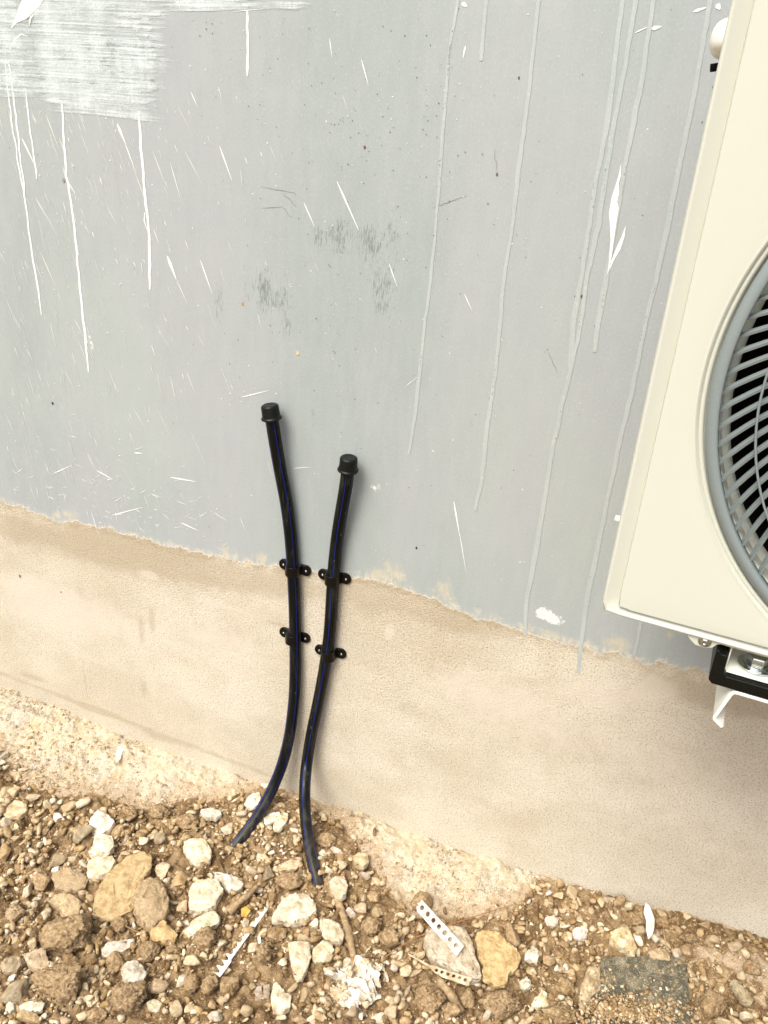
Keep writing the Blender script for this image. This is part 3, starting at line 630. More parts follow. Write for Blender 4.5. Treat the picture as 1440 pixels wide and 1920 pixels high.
# outlined stones that can be recognised one by one: (poly, colour, kind, dirt, thick, landmark-name, label)
KEY = [
 ([(530, 1690), (545, 1678), (575, 1676), (588, 1690), (594, 1712), (575, 1727), (545, 1733), (512, 1731), (510, 1722)], 'c', 'stone', .35, 34, 'big cream trapezoid stone', 'large cream trapezoid stone with pale chip on top, below the pipe feet'),
 ([(398, 1637), (418, 1639), (445, 1646), (459, 1656), (452, 1668), (432, 1672), (420, 1662), (408, 1650)], 'w', 'stone', .12, 26, 'white wedge stone', 'white pointed wedge stone left of the pipe feet'),
 ([(170, 1538), (184, 1519), (200, 1530), (216, 1545), (208, 1560), (190, 1570), (172, 1562), (167, 1548)], 'w', 'stone', .1, 30, 'upper white angular stone', 'white angular stone with grey blotches, upper one of two stacked white stones'),
 ([(177, 1572), (195, 1569), (212, 1575), (215, 1595), (205, 1606), (186, 1607), (170, 1610), (167, 1602), (178, 1590)], 'w', 'stone', .2, 28, 'lower white cracked stone', 'white flaky stone under the white stone with grey blotches'),
 ([(166, 1618), (180, 1608), (212, 1610), (217, 1622), (208, 1640), (186, 1650), (167, 1655), (163, 1635)], 'c', 'stone', .3, 26, 'cream split stone', 'cream stone split by a crack, lowest of the pale column of stones'),
 ([(215, 1632), (240, 1612), (268, 1604), (284, 1612), (286, 1630), (272, 1650), (256, 1680), (250, 1712), (222, 1722), (188, 1724), (176, 1710), (180, 1680), (198, 1650)], 'y', 'stone', .50, 34, 'big tan slab', 'big smooth tan slab with a thin root hanging over it'),
 ([(262, 1658), (282, 1646), (300, 1656), (312, 1675), (316, 1700), (306, 1722), (288, 1738), (270, 1730), (256, 1716), (250, 1690)], 't', 'clod', .75, 52, 'rough brown boulder', 'large rough brown rock leaning on the tan slab'),
 ([(894, 1752), (910, 1748), (925, 1747), (938, 1757), (950, 1770), (966, 1778), (976, 1800), (970, 1818), (955, 1828), (948, 1850), (928, 1852), (906, 1838), (903, 1815), (896, 1790), (891, 1765)], 'y', 'stone', .15, 22, 'flat orange tan flake', 'flat orange tan flake of rock with a ragged edge'),
 ([(800, 1748), (822, 1742), (848, 1738), (870, 1742), (884, 1760), (890, 1790), (900, 1812), (902, 1832), (885, 1838), (862, 1822), (835, 1812), (808, 1800), (796, 1772)], 'p', 'stone', .38, 40, 'pale grey lump', 'large pale grey pinkish lump of mortar under the perforated strip'),
 ([(1160, 1738), (1170, 1725), (1180, 1735), (1188, 1755), (1194, 1778), (1190, 1798), (1178, 1786), (1160, 1778), (1144, 1764), (1146, 1748)], 't', 'stone', .15, 34, 'tall tan triangular stone', 'tan triangular stone standing above the dark tile'),
 ([(1103, 1810), (1126, 1808), (1128, 1838), (1124, 1862), (1108, 1874), (1100, 1898), (1088, 1890), (1086, 1862), (1094, 1838)], 't', 'stone', .2, 26, 'curved tan stone', 'smooth curved tan shard against the left side of the dark tile'),
 ([(228, 1824), (238, 1808), (255, 1806), (268, 1815), (275, 1828), (268, 1842), (248, 1848), (232, 1838)], 'w', 'stone', .05, 34, 'clean white stone', 'clean blocky white stone in the lower left rubble'),
 ([(357, 1665), (370, 1652), (395, 1650), (412, 1655), (418, 1672), (408, 1690), (398, 1704), (378, 1708), (356, 1706), (354, 1685)], 'c', 'stone', .48, 40, 'rough cream block', 'rough cream block half covered with brown soil in the middle of the rubble'),
 ([(350, 1745), (360, 1728), (385, 1712), (402, 1708), (414, 1718), (410, 1730), (388, 1740), (370, 1752), (354, 1756)], 'c', 'stone', .3, 26, 'long cream stone', 'long cream stone pointing up right under the rough cream block'),
 ([(345, 1580), (360, 1572), (380, 1572), (392, 1585), (398, 1600), (392, 1618), (372, 1622), (356, 1612), (344, 1595)], 'c', 'stone', .38, 32, 'cream stone above', 'cream stone with orange stains left of the left pipe foot'),
 ([(541, 1775), (560, 1770), (578, 1774), (584, 1795), (576, 1820), (568, 1838), (552, 1834), (545, 1805)], 'c', 'stone', .42, 32, 'upright cream stone', 'upright cream stone below the big trapezoid stone'),
 ([(587, 1785), (604, 1768), (622, 1772), (626, 1785), (612, 1802), (592, 1808), (585, 1800)], 'c', 'stone', .25, 26, 'smaller cream stone', 'cream angular stone right of the upright cream stone'),
 ([(600, 1725), (618, 1724), (638, 1735), (646, 1752), (640, 1768), (618, 1766), (604, 1756), (600, 1740)], 'c', 'stone', .45, 24, 'hollow cream stone', 'cream stone with a soil filled hollow beside a dry root'),
 ([(290, 1725), (305, 1722), (316, 1738), (334, 1752), (326, 1764), (290, 1766), (281, 1752), (286, 1738)], 'y', 'stone', .5, 34, 'two tone stone', 'yellow topped stone caked with brown soil'),
 ([(190, 1780), (205, 1765), (228, 1764), (252, 1760), (250, 1774), (230, 1784), (205, 1792), (192, 1792)], 'w', 'stone', .35, 20, 'white and brown stone', 'long white edged stone on top of a brown clod'),
 ([(5, 1525), (28, 1500), (50, 1510), (52, 1524), (38, 1534), (14, 1534)], 't', 'stone', .3, 20, 'square tan stone', 'square tan stone near the left border'),
 ([(44, 1790), (66, 1782), (84, 1780), (94, 1810), (80, 1820), (54, 1812)], 't', 'stone', .5, 30, 'soily tan block', 'tan block dusted with soil, lower left'),
 ([(1370, 1840), (1378, 1838), (1396, 1862), (1412, 1880), (1404, 1892), (1388, 1888), (1378, 1866), (1366, 1850)], 'g', 'stone', .3, 20, 'long grey stone', 'long greyish stone in the rubble at the lower right'),
 ([(1214, 1790), (1228, 1778), (1246, 1776), (1256, 1790), (1256, 1802), (1216, 1802)], 't', 'stone', .62, 24, 'brown wedge', 'dusty wedge stone touching the top edge of the dark tile'),
 ([(984, 1790), (1000, 1772), (1010, 1785), (1008, 1804), (996, 1802), (984, 1798)], 'w', 'stone', .1, 24, 'white chip', 'white angular stone right of the flat orange tan flake'),
 ([(1072, 1752), (1080, 1740), (1098, 1736), (1104, 1746), (1096, 1764), (1078, 1766)], 'w', 'stone', .08, 20, 'white oval stone', 'white oval stone between the grey wall and the dark tile'),
 ([(1022, 1726), (1032, 1720), (1048, 1724), (1044, 1738), (1036, 1746), (1026, 1738)], 'w', 'stone', .2, 16, 'small white stone', 'white five cornered chip right of the pine needle'),
 ([(378, 1520), (395, 1515), (412, 1520), (416, 1532), (404, 1541), (384, 1539), (376, 1530)], 'w', 'stone', .05, 20, 'white oval pebble', 'smooth white oval pebble above the soil left of the pipes'),
 ([(512, 1560), (518, 1540), (530, 1524), (541, 1528), (538, 1548), (525, 1568), (513, 1570)], 'c', 'stone', .15, 20, 'leaning cream stone', 'long cream stone leaning between the two pipe feet'),
 ([(495, 1540), (506, 1528), (522, 1522), (530, 1528), (518, 1540), (505, 1554), (496, 1552)], 'w', 'stone', .2, 18, 'white flat stone', 'white flat stone right behind the left pipe foot'),
 ([(458, 1514), (470, 1492), (486, 1486), (490, 1500), (480, 1518), (466, 1524)], 'w', 'stone', .3, 18, 'dusty white stone', 'dusty white stone behind the left pipe foot'),
 ([(521, 1628), (545, 1612), (566, 1604), (566, 1622), (552, 1632), (530, 1636), (519, 1634)], 't', 'stone', .3, 20, 'tan splinter', 'tan splinter stone just left of the right pipe foot'),
 ([(617, 1655), (630, 1642), (646, 1645), (652, 1662), (648, 1682), (638, 1690), (622, 1678)], 'c', 'stone', .42, 28, 'knobbly cream stone', 'knobbly cream stone right below the right pipe foot'),
 ([(660, 1608), (672, 1596), (688, 1600), (692, 1618), (682, 1632), (664, 1626)], 't', 'stone', .3, 26, 'round tan stone', 'rounded tan stone at the edge of the mortar right of the pipes'),
 ([(508, 1875), (512, 1845), (520, 1842), (532, 1860), (546, 1866), (544, 1890), (530, 1902), (512, 1898)], 'c', 'stone', .3, 24, 'pear shaped stone', 'pear shaped cream stone at the bottom left of the white paper lump'),
 ([(995, 1884), (1015, 1858), (1024, 1862), (1030, 1888), (1012, 1890)], 'c', 'stone', .4, 24, 'crumbly cream stone', 'crumbly cream stone left of the dark tile'),
 ([(975, 1840), (985, 1832), (994, 1836), (996, 1848), (984, 1856), (976, 1850)], 'w', 'stone', .1, 18, 'bright white stone', 'bright white little stone below right of the flat orange tan flake'),
 ([(480, 1852), (491, 1851), (492, 1878), (478, 1878)], 'p', 'stone', .05, 14, 'pale brick', 'pale oblong chip, left one of a pair above the pear shaped stone'),
 ([(494, 1852), (506, 1854), (505, 1877), (494, 1877)], 'p', 'stone', .05, 14, 'pale brick twin', 'pale oblong chip, right one of a pair above the pear shaped stone'),
 ([(0, 1812), (12, 1796), (36, 1794), (42, 1808), (30, 1822), (4, 1824)], 'g', 'stone', .55, 30, 'soily grey stone', 'soil dusted greyish stone at the left border'),
 ([(38, 1888), (60, 1878), (84, 1882), (80, 1896), (56, 1902), (38, 1900)], 'c', 'stone', .35, 22, 'cream oval stone', 'cream oval stone near the bottom left corner'),
 ([(100, 1645), (122, 1634), (150, 1640), (166, 1652), (158, 1668), (128, 1674), (106, 1668)], 't', 'clod', .7, 24, 'flat brown stone', 'flat brown soil coated stone left of the cream split stone'),
 ([(92, 1690), (108, 1680), (140, 1684), (154, 1700), (146, 1718), (120, 1722), (112, 1704)], 't', 'clod', .65, 30, 'wedge brown stone', 'brown wedge shaped stone left of the big tan slab'),
]
for poly, c, kd, dt, th, short, lab in KEY:
    o = stone(0, 0, 0, 0, 0, c, kd, dt, poly=poly, thick=th); STONES[-1]['short'] = short
    tag(o, lab, 'rock', 'loose stones in the rubble')

MID = [(28, 1488, 28, 22, 0, 't'), (60, 1501, 35, 16, 0, 'c'), (12, 1538, 28, 28, 0, 'p'), (110, 1540, 24, 22, 20, 'w'), (87, 1514, 22, 18, 0, 't'), (128, 1512, 34, 20, -30, 't'), (160, 1510, 38, 22, -22, 'c'), (157, 1570, 44, 32, -10, 'g'), (223, 1565, 28, 26, 0, 'b'),
 (240, 1530, 38, 30, 0, 'd', 1), (303, 1632, 28, 44, 15, 't'), (337, 1653, 30, 34, 0, 'y'), (425, 1552, 22, 32, 0, 'c'), (215, 1805, 34, 56, 10, 'b', 1), (107, 1615, 44, 24, -10, 'g'), (135, 1613, 18, 26, 20, 'p'), (107, 1633, 20, 14, 0, 'w'), (115, 1642, 16, 16, 0, 'w'), (145, 1640, 20, 14, -10, 'w'),
 (82, 1658, 36, 30, -20, 'b'), (52, 1670, 18, 38, 20, 'c'), (27, 1718, 40, 36, 0, 't', 1), (22, 1835, 18, 18, 0, 'w'), (33, 1863, 60, 46, 0, 'g'), (20, 1895, 26, 22, 20, 'w'), (55, 1913, 50, 24, 0, 'y'), (115, 1850, 100, 66, 10, 'b', 1), (127, 1757, 104, 76, 0, 'b', 1), (242, 1877, 66, 58, 0, 'd', 1),
 (290, 1890, 32, 30, 0, 'c'), (333, 1895, 28, 34, 0, 'c'), (340, 1845, 20, 42, 35, 'c'), (362, 1813, 34, 20, -10, 't'), (295, 1850, 44, 36, 0, 't'), (360, 1850, 34, 42, 0, 'b', 1), (393, 1855, 34, 42, 0, 'b', 1), (430, 1853, 40, 40, 0, 'b', 1), (383, 1767, 48, 46, 0, 'd', 1), (280, 1785, 50, 40, 0, 'd', 1),
 (177, 1727, 30, 18, 10, 'c'), (407, 1912, 40, 22, 0, 'w'), (58, 1752, 20, 18, 0, 't'), (60, 1771, 20, 20, 0, 't'), (612, 1577, 42, 36, 0, 'b', 1), (603, 1603, 26, 18, 0, 'w'), (643, 1625, 26, 32, 10, 't'), (636, 1600, 36, 18, 25, 'p'), (503, 1640, 26, 38, 10, 'g'), (545, 1657, 58, 38, -10, 'b', 1), (688, 1648, 28, 24, 0, 'p'),
 (658, 1705, 22, 24, 0, 'w'), (677, 1705, 26, 26, 0, 't'), (710, 1715, 26, 24, 0, 't'), (697, 1740, 40, 38, 0, 'b', 1), (730, 1765, 42, 40, 0, 'b', 1), (705, 1690, 34, 28, 0, 'b'), (650, 1810, 24, 28, 0, 'c'), (683, 1808, 18, 18, 0, 't'), (473, 1782, 28, 20, -10, 'c'), (413, 1770, 20, 34, 20, 'c'), (492, 1797, 34, 38, 0, 'b', 1), (460, 1735, 14, 30, 0, 'c'),
 (517, 1755, 40, 34, 0, 'b', 1), (713, 1912, 34, 26, 0, 'c'), (737, 1905, 34, 30, 0, 't'), (793, 1690, 46, 46, 0, 'b', 1), (962, 1757, 40, 42, 30, 'b'), (997, 1820, 20, 26, 0, 't'), (872, 1868, 34, 42, 0, 'd'), (803, 1875, 62, 62, 0, 'b', 1), (935, 1888, 84, 52, 0, 'b', 1), (1016, 1911, 50, 26, 0, 'b', 1), (738, 1822, 14, 18, 0, 'w'),
 (757, 1827, 26, 24, 0, 't'), (778, 1826, 28, 13, -30, 't'), (791, 1796, 22, 18, 0, 't'), (787, 1743, 14, 24, 0, 'c'), (787, 1775, 22, 22, 0, 'b'), (1026, 1803, 24, 28, 0, 'b'), (731, 1869, 20, 20, 0, 'c'), (1197, 1725, 30, 32, 0, 'b', 1), (1180, 1699, 24, 22, 0, 'c'), (1072, 1676, 24, 38, -20, 't'), (1047, 1683, 22, 24, 0, 't'), (1028, 1660, 18, 14, 0, 't'),
 (1202, 1751, 26, 24, 0, 'g'), (1159, 1701, 26, 32, 0, 'b'), (1152, 1719, 34, 14, 35, 't'), (1269, 1786, 24, 28, 0, 'p'), (1335, 1841, 28, 28, 0, 'b'), (1361, 1820, 26, 40, -30, 'b'), (1330, 1890, 60, 54, 0, 'b', 1), (1407, 1820, 36, 30, 0, 'b', 1), (1378, 1777, 24, 24, 0, 't'), (1333, 1762, 34, 28, 0, 't'), (1293, 1782, 32, 32, 0, 'b'), (1245, 1728, 32, 30, 0, 'b', 1),
 (1324, 1739, 32, 14, -8, 'b'), (1312, 1802, 24, 20, 0, 'b'), (1385, 1834, 20, 20, 0, 't'), (1057, 1851, 36, 42, 0, 'b', 1), (1043, 1822, 12, 14, 0, 'w'), (1061, 1817, 10, 20, -10, 'w'), (1052, 1905, 84, 40, 0, 'b', 1), (1052, 1872, 16, 14, 0, 'c'), (1128, 1695, 18, 24, 20, 't'), (1142, 1690, 26, 16, 20, 'p'), (630, 1860, 26, 20, 0, 'c'), (560, 1748, 16, 14, 0, 'c'),
 (450, 1690, 34, 30, 0, 'b', 1), (568, 1866, 20, 50, 0, 't'), (616, 1836, 22, 18, 0, 'w'), (590, 1740, 22, 18, 0, 'c'), (1300, 1755, 30, 20, 0, 'b', 1), (1420, 1880, 36, 24, 30, 't'), (1350, 1915, 40, 24, 0, 't'), (1395, 1910, 30, 20, 0, 'c'), (845, 1900, 36, 28, 0, 'b', 1), (600, 1905, 30, 22, 0, 't'), (460, 1905, 28, 24, 0, 't'), (560, 1915, 34, 22, 0, 'b'),
 (180, 1905, 44, 28, 0, 'b', 1), (120, 1912, 30, 18, 0, 't'), (225, 1740, 34, 28, 0, 'b', 1), (345, 1700, 24, 30, 10, 't'), (325, 1785, 30, 26, 0, 'b', 1), (465, 1660, 26, 20, 0, 'b'), (12, 1600, 20, 36, 0, 'y'), (30, 1575, 22, 16, 0, 't'), (8, 1485, 18, 40, 10, 't'), (6, 1435, 14, 12, 0, 'w'), (46, 1446, 24, 9, 0, 'c'), (10, 1418, 16, 22, 30, 'p'), (298, 1530, 44, 34, 0, 'd', 1), (350, 1545, 44, 36, 0, 'd', 1), (305, 1575, 30, 30, 0, 'g'), (268, 1585, 22, 16, 0, 'c')]
for q in MID:
    px, py, w_, h_, rt, c = q[:6]
    if len(q) > 6: stone(px, py, w_*1.05, h_*1.05, rt, c, 'clod', random.uniform(.6, .95), name='soil_clod')
    else: stone(px, py, w_*1.05, h_*1.05, rt, c, 'stone', .1 if c in 'wp' else (.85 if c in 'bd' else None))
# avoid the flat things that lie on the rubble
BLOCK = [(1205, 1862, 100, 62), (815, 1738, 50, 60), (440, 1795, 0, 0), (668, 1842, 44, 44), (588, 1600, 20, 34), (455, 1560, 14, 14), (1218, 1728, 10, 24)]
def free(px, py, r, pad=.52):
    for s in STONES:
        if math.hypot((px-s['px'])/(s['w']*.5+r), (py-s['py'])/(s['h']*.5+r)) < pad*1.75: return False
    for (bx, by, rx, ry) in BLOCK:
        if rx and abs(px-bx) < rx+r and abs(py-by) < ry+r: return False
    return True
def in_rubble(px, py, pad=6):
    p = G(px, py); return p[1] < ybound(p[0])-0.004 and mortar(p[0], p[1]) < .4
tries = 0; nfill = 0; NMAX = 296-len(STONES)
while nfill < NMAX and tries < 6000:
    tries += 1; s_ = random.choice([19, 17, 15, 13, 12]) if nfill < 70 else random.choice([13, 12, 11, 10])
    px, py = random.uniform(-10, 1450), random.uniform(1440, 1925)
    if not in_rubble(px, py) or not free(px, py, s_*.5): continue
    c = random.choices('wctybdgp', [7, 16, 24, 3, 32, 10, 5, 3])[0]; kd = 'clod' if c in 'bd' and random.random() < .6 else 'stone'
    stone(px, py, s_*random.uniform(.9, 1.5), s_*random.uniform(.8, 1.1), random.uniform(-60, 60), c, kd, .1 if c in 'wp' else None, name='stone' if kd == 'stone' else 'soil_clod'); nfill += 1

# ------------------------------------------------------------------ crumbs (uncountable small stuff)
def crumbs(name, n, smin, smax, sub, region, seed, weights, flat=.75, lab=None):
    r = np.random.default_rng(seed); D, Fc = ICO[sub]
    T = []
    for k in range(24):
        N = r.normal(size=(7, 3)); N /= np.linalg.norm(N, axis=1)[:, None]; h = r.uniform(.32, .95, 7)
        dd = np.clip(D@N.T, 0, None)/h; rad = np.clip((dd**40).sum(1)**(-1/40), .35, 1.15); v = D*rad[:, None]*(1+.12*vnoise(D*2+k*3.1, k)[:, None]); T.append(v/np.abs(v).max())
    T = np.array(T)
    x, y = region(n, r); n = len(x)
    s = smin*(smax/smin)**(r.random(n)**1.5)
    if name in ('gravel', 'soil_crumbs', 'mortar_gravel'):
        pq = project(np.c_[x, y, hbase(x, y)+.02]); keep = ~((pq[:, 0] > 1124) & (pq[:, 0] < 1292) & (pq[:, 1] > 1800) & (pq[:, 1] < 1925))
        for (cx, cy, rx, ry) in SW:
            keep &= ((x-cx)/(rx+s*.1))**2+((y-cy)/(ry+s*.1))**2 > 1
        x, y, s = x[keep], y[keep], s[keep]; n = len(x)
    k = r.integers(0, 24, n)
    sc = np.c_[s*r.uniform(.85, 1.5, n), s*r.uniform(.6, 1.1, n), s*flat*r.uniform(.7, 1.1, n)]/2
    a = r.uniform(0, 6.283, n); tl = r.normal(0, .35, n)
    P = T[k]*sc[:, None, :]
    Pz = P[:, :, 2]*np.cos(tl)[:, None]+P[:, :, 0]*np.sin(tl)[:, None]; Px = P[:, :, 0]*np.cos(tl)[:, None]-P[:, :, 2]*np.sin(tl)[:, None]
    ca, sa = np.cos(a)[:, None], np.sin(a)[:, None]; X = Px*ca-P[:, :, 1]*sa; Y = Px*sa+P[:, :, 1]*ca
    z = hmesh(x, y)+s*r.uniform(-.05, .50, n)*flat
    V = np.stack([X+x[:, None], Y+y[:, None], Pz+z[:, None]], -1).reshape(-1, 3)
    FF = (Fc[None]+(np.arange(n)*len(D))[:, None, None]).reshape(-1, 3)
    ck = r.choice(list('wctybdgp'), size=n, p=np.array(weights)/sum(weights)); base = np.array([COLS[c] for c in ck])*r.uniform(.8, 1.08, (n, 1)); so_ = np.clip(r.normal(.26, .28, (n, 1)), 0, .85); base = base*(1-so_)+np.array([[.42, .31, .175]])*so_
    tint = np.repeat(base, len(D), 0)
    o = link(name, npmesh(name, V, FF, tint=tint, smooth=False), MP); tag(o, lab, None, None, 'stuff'); return o
SW = []
for q in STONES:
    b_ = [v.co for v in q['o'].data.vertices]; a_ = np.array([(v.x, v.y) for v in b_]); f_ = .80 if q['size'] > 24 else .6
    SW.append((q['o'].location.x+a_[:, 0].mean(), q['o'].location.y+a_[:, 1].mean(), np.ptp(a_[:, 0])/2*f_, np.ptp(a_[:, 1])/2*f_))
def reg_rubble(n, r, x0=-1.75, x1=.85, y0=-.95):
    x = r.uniform(x0, x1, n*2); y = r.uniform(y0, 0, n*2); ok = (y < ybound(x)+r.normal(0, .018, n*2)+.012*vnoise(np.c_[x*30, 0*x, 0*x], 4)) & (y < -.004) & (mortar(x, y) < .6+.5*(r.random(n*2) < .6))
    pp = project(np.c_[x, y, hbase(x, y)]); near = (pp[:, 0] > -260) & (pp[:, 0] < 1640) & (pp[:, 1] < 2080)
    ok &= near | (r.random(n*2) < .2)
    # clusters
    cl = fbm(np.c_[x*16, y*16, 0*x], 3, 77); ok &= r.random(n*2) < np.clip(.62+cl*.75, .12, 1)
    return x[ok][:n], y[ok][:n]
def reg_mortar(n, r):
    x = r.uniform(-1.7, .7, n*3); y = r.uniform(-.4, 0, n*3); m_ = mortar(x, y); ok = (m_ > .5) & (y < -.002)
    cl = fbm(np.c_[x*9, y*9, 0*x], 3, 78); ok &= r.random(n*3) < np.clip(.34+cl*1.1, .06, 1)
    return x[ok][:n], y[ok][:n]
WS = [5, 18, 32, 3, 30, 9, 5, 4]
crumbs('gravel', 19000, .0060, .024, 2, reg_rubble, 1, WS, lab='small loose stones and clods filling the rubble')
crumbs('soil_crumbs', 44000, .0022, .0065, 1, reg_rubble, 2, [5, 10, 22, 3, 42, 18, 3, 2], lab='fine crumbly soil and grit between the stones')
crumbs('mortar_grit', 30000, .0010, .0050, 1, reg_mortar, 3, [10, 24, 28, 6, 14, 6, 10, 8], lab='sand and mortar grit on the ledge at the wall foot')
crumbs('mortar_gravel', 900, .005, .010, 2, reg_mortar, 4, [18, 26, 22, 4, 14, 8, 4, 4], lab='little stones strewn on the mortar ledge')

# ------------------------------------------------------------------ PIPES
def spline(P, n):
    P = np.array(P, float); d = np.r_[0, np.cumsum(np.linalg.norm(np.diff(P, axis=0), axis=1))]; t = np.linspace(0, d[-1], n)
    # catmull-rom via numpy: smooth the linear interpolation
    Q = np.stack([np.interp(t, d, P[:, i]) for i in range(3)], -1)
    kern = np.hanning(2*(n//len(P))+3); kern /= kern.sum(); h = len(kern)//2
    ext = np.r_[Q[0]-(Q[1:h+1][::-1]-Q[0]), Q, Q[-1]-(Q[-h-1:-1][::-1]-Q[-1])]
    return np.stack([np.convolve(ext[:, i], kern, 'valid') for i in range(3)], -1)
RP = 0.0127
def pipe(pts, stripes, label, toplabel):
    P = [W(a, b_, c_) for a, b_, c_ in pts]; d_ = P[-1]-P[-2]; d_ = d_/np.linalg.norm(d_); P += [P[-1]+d_*.02+np.array([0, 0, -.03]), P[-1]+d_*.04+np.array([0, 0, -.08])]
    P = spline(P, 130)
    base = P[-1].copy(); root = empty('water_pipe', base)
    L = P-base; n, m_ = len(L), 48
    T = np.gradient(L, axis=0); T /= np.linalg.norm(T, axis=1)[:, None]
    V = []
    for i in range(n):
        out = np.array([0, -1, 0.]); out -= T[i]*out.dot(T[i]); out /= np.linalg.norm(out); rt = np.cross(out, T[i]); rt /= np.linalg.norm(rt)
        if rt[0] < 0: rt = -rt
        for k in range(m_):
            a = 2*math.pi*k/m_; V.append(L[i]+RP*(out*math.cos(a)+rt*math.sin(a)))
    Q = np.array([[i*m_+k, i*m_+(k+1) % m_, (i+1)*m_+(k+1) % m_, (i+1)*m_+k] for i in range(n-1) for k in range(m_)])
    me = npmesh('tube', V, Q)
    sk = set()
    for s in stripes: k0 = int(round(s/360*m_)) % m_; sk |= {k0} if abs(s) < 45 else {k0, (k0+1) % m_}
    me.materials.append(MPIPE); me.materials.append(MBLUE)
    mi = np.array([1 if k in sk else 0 for i in range(n-1) for k in range(m_)], np.int32)
    o = bpy.data.objects.new('tube', me); COL.objects.link(o); o.parent = root; me.polygons.foreach_set('material_index', mi); me.update()
    # cap
    mb = MB(); r = 0.0172
    mb.lathe([(0.0131, -0.0275), (r+.0022, -0.0275), (r+.0026, -0.0262), (r+.0022, -0.0242), (r+.0004, -0.0236), (r, -0.022), (r-.0006, -0.004), (r-.0014, -0.0012), (r-.0040, 0.0004), (r-.0052, 0.0008), (r-.0072, .0003), (.004, .0000), (0.0002, 0.0)], n=48)
    c = mb.build('end_cap', MCAP, root, smooth=True)
    ax = Vector(-T[0]); c.rotation_mode = 'QUATERNION'; c.rotation_quaternion = ax.to_track_quat('Z', 'Y'); c.location = Vector(L[0])+ax*0.004
    tag(root, label, 'pipe', 'black water pipes on the wall'); return root
gl = G(449, 1574); gr_ = G(590, 1640)
pipe([(506, 763, -.031), (511, 795, -.029), (518, 840, -.0265), (527, 890, -.023), (537, 940, -.019), (545, 1000, -.0155), (549, 1062, -.0145), (552, 1120, -.0142), (553.5, 1189, -.0142), (554, 1250, -.0145), (552, 1310, -.017), (545, 1370, -.023), (534, 1420, -.032), (517, 1467, -.046), (493, 1515, gl[1]*.62), (468, 1552, gl[1]*.85), (445, 1580, gl[1]*1.05), (425, 1605, gl[1]*1.25)],
     (38, -56, 130, 220), 'taller black water pipe with blue stripes, left one, its capped end leaning left', None)
pipe([(654, 861, -.033), (651, 900, -.029), (643, 945, -.025), (635, 990, -.020), (629, 1035, -.016), (625, 1080, -.0145), (622, 1130, -.0142), (619, 1180, -.0142), (614, 1222, -.0142), (605, 1275, -.0155), (594, 1330, -.019), (583, 1380, -.023), (575, 1430, -.028), (570.5, 1480, gr_[1]*.48), (572, 1530, gr_[1]*.62), (578, 1580, gr_[1]*.80), (590, 1635, gr_[1]), (600, 1670, gr_[1]*1.15)],
     (8, 92, 182, 262), 'shorter black water pipe with blue stripes, right one, its capped end leaning right', None)

def clamp(px, py, roll, lab):
    c = W(px, py, -0.0035); root = empty('pipe_clamp', (c[0], -0.0012, c[2])); root.rotation_euler = (0, R(roll), 0)
    hw = 0.0112; ri, ro = RP+0.0004, RP+0.0026; yc = -(RP+0.0008)
    mb = MB(); prof = []
    n = 20
    for k in range(n+1):
        a = math.pi*k/n; prof.append((-math.cos(a), -math.sin(a)))
    out = [(-ro-0.000, 0.0)]+[(ro*cx, yc+ro*sy_) for cx, sy_ in prof]+[(ro, 0.0)]
    inn_ = [(-ri, 0.0)]+[(ri*cx, yc+ri*sy_) for cx, sy_ in prof]+[(ri, 0.0)]
    V = []; 
    for z in (-hw, hw):
        V += [(x_, y_, z) for x_, y_ in out]+[(x_, y_, z) for x_, y_ in inn_]
    m_ = len(out); Fs = []
    for i in range(m_-1):
        Fs += [(i, i+1, 2*m_+i+1, 2*m_+i), (m_+i, 3*m_+i, 3*m_+i+1, m_+i+1), (i, m_+i, m_+i+1, i+1), (2*m_+i, 2*m_+i+1, 3*m_+i+1, 3*m_+i)]
    mb.add(V, Fs)
    for s in (-1, 1):                                           # ears with rounded ends
        x0 = ri*.98; x1 = 0.0245; rr = 0.0122
        pts = [(x0, -hw), (x1, -rr)]+[(x1+rr*.95*math.cos(a), rr*math.sin(a)) for a in np.linspace(-math.pi/2, math.pi/2, 14)[1:-1]]+[(x1, rr), (x0, hw)]
        if s < 0: pts = [(-a_, b_) for a_, b_ in pts][::-1]
        nn_ = len(pts); V = [(a_, -0.0034, b_) for a_, b_ in pts]+[(a_, 0.0006, b_) for a_, b_ in pts]
        mb.add(V, [tuple(range(nn_)), tuple(range(nn_, 2*nn_))[::-1]]+[(i, (i+1) % nn_, nn_+(i+1) % nn_, nn_+i) for i in range(nn_)])
        # stiffening rim on the top of each ear
        mb.box(s*x0 if s > 0 else -x1, s*x1 if s > 0 else -x0, -0.0052, -0.0034, hw-.0022, hw-.0004)
    o = mb.build('saddle', MCLAMP, root, bevel=0.0006, seg=2, angle=50)
    for s in (-1, 1):
        sb = MB(); sb.lathe([(0.0052, -0.0), (0.0052, 0.0012), (0.0036, .0022), (0.0018, .0025), (0.0012, .0012), (0.0, .0010)], axis='y', n=20)
        q = sb.build('screw', MZINC, root, smooth=True); q.scale = (.48, -.48, .48); q.location = (s*0.0255, -0.0034, -0.001)
    root['label'] = lab; root['category'] = 'pipe clamp'; root['group'] = 'clamps holding the pipes'; return root
clamp(553, 1064, 3, 'black clamp around the left pipe at the paint edge, the upper left one')
clamp(552.5, 1191, 0, 'black clamp lower on the left pipe, over the beige base')
clamp(627, 1081, -3, 'black clamp around the right pipe at the paint edge, the upper right one')
clamp(619.5, 1222, -6, 'black clamp lower on the right pipe, over the beige base')

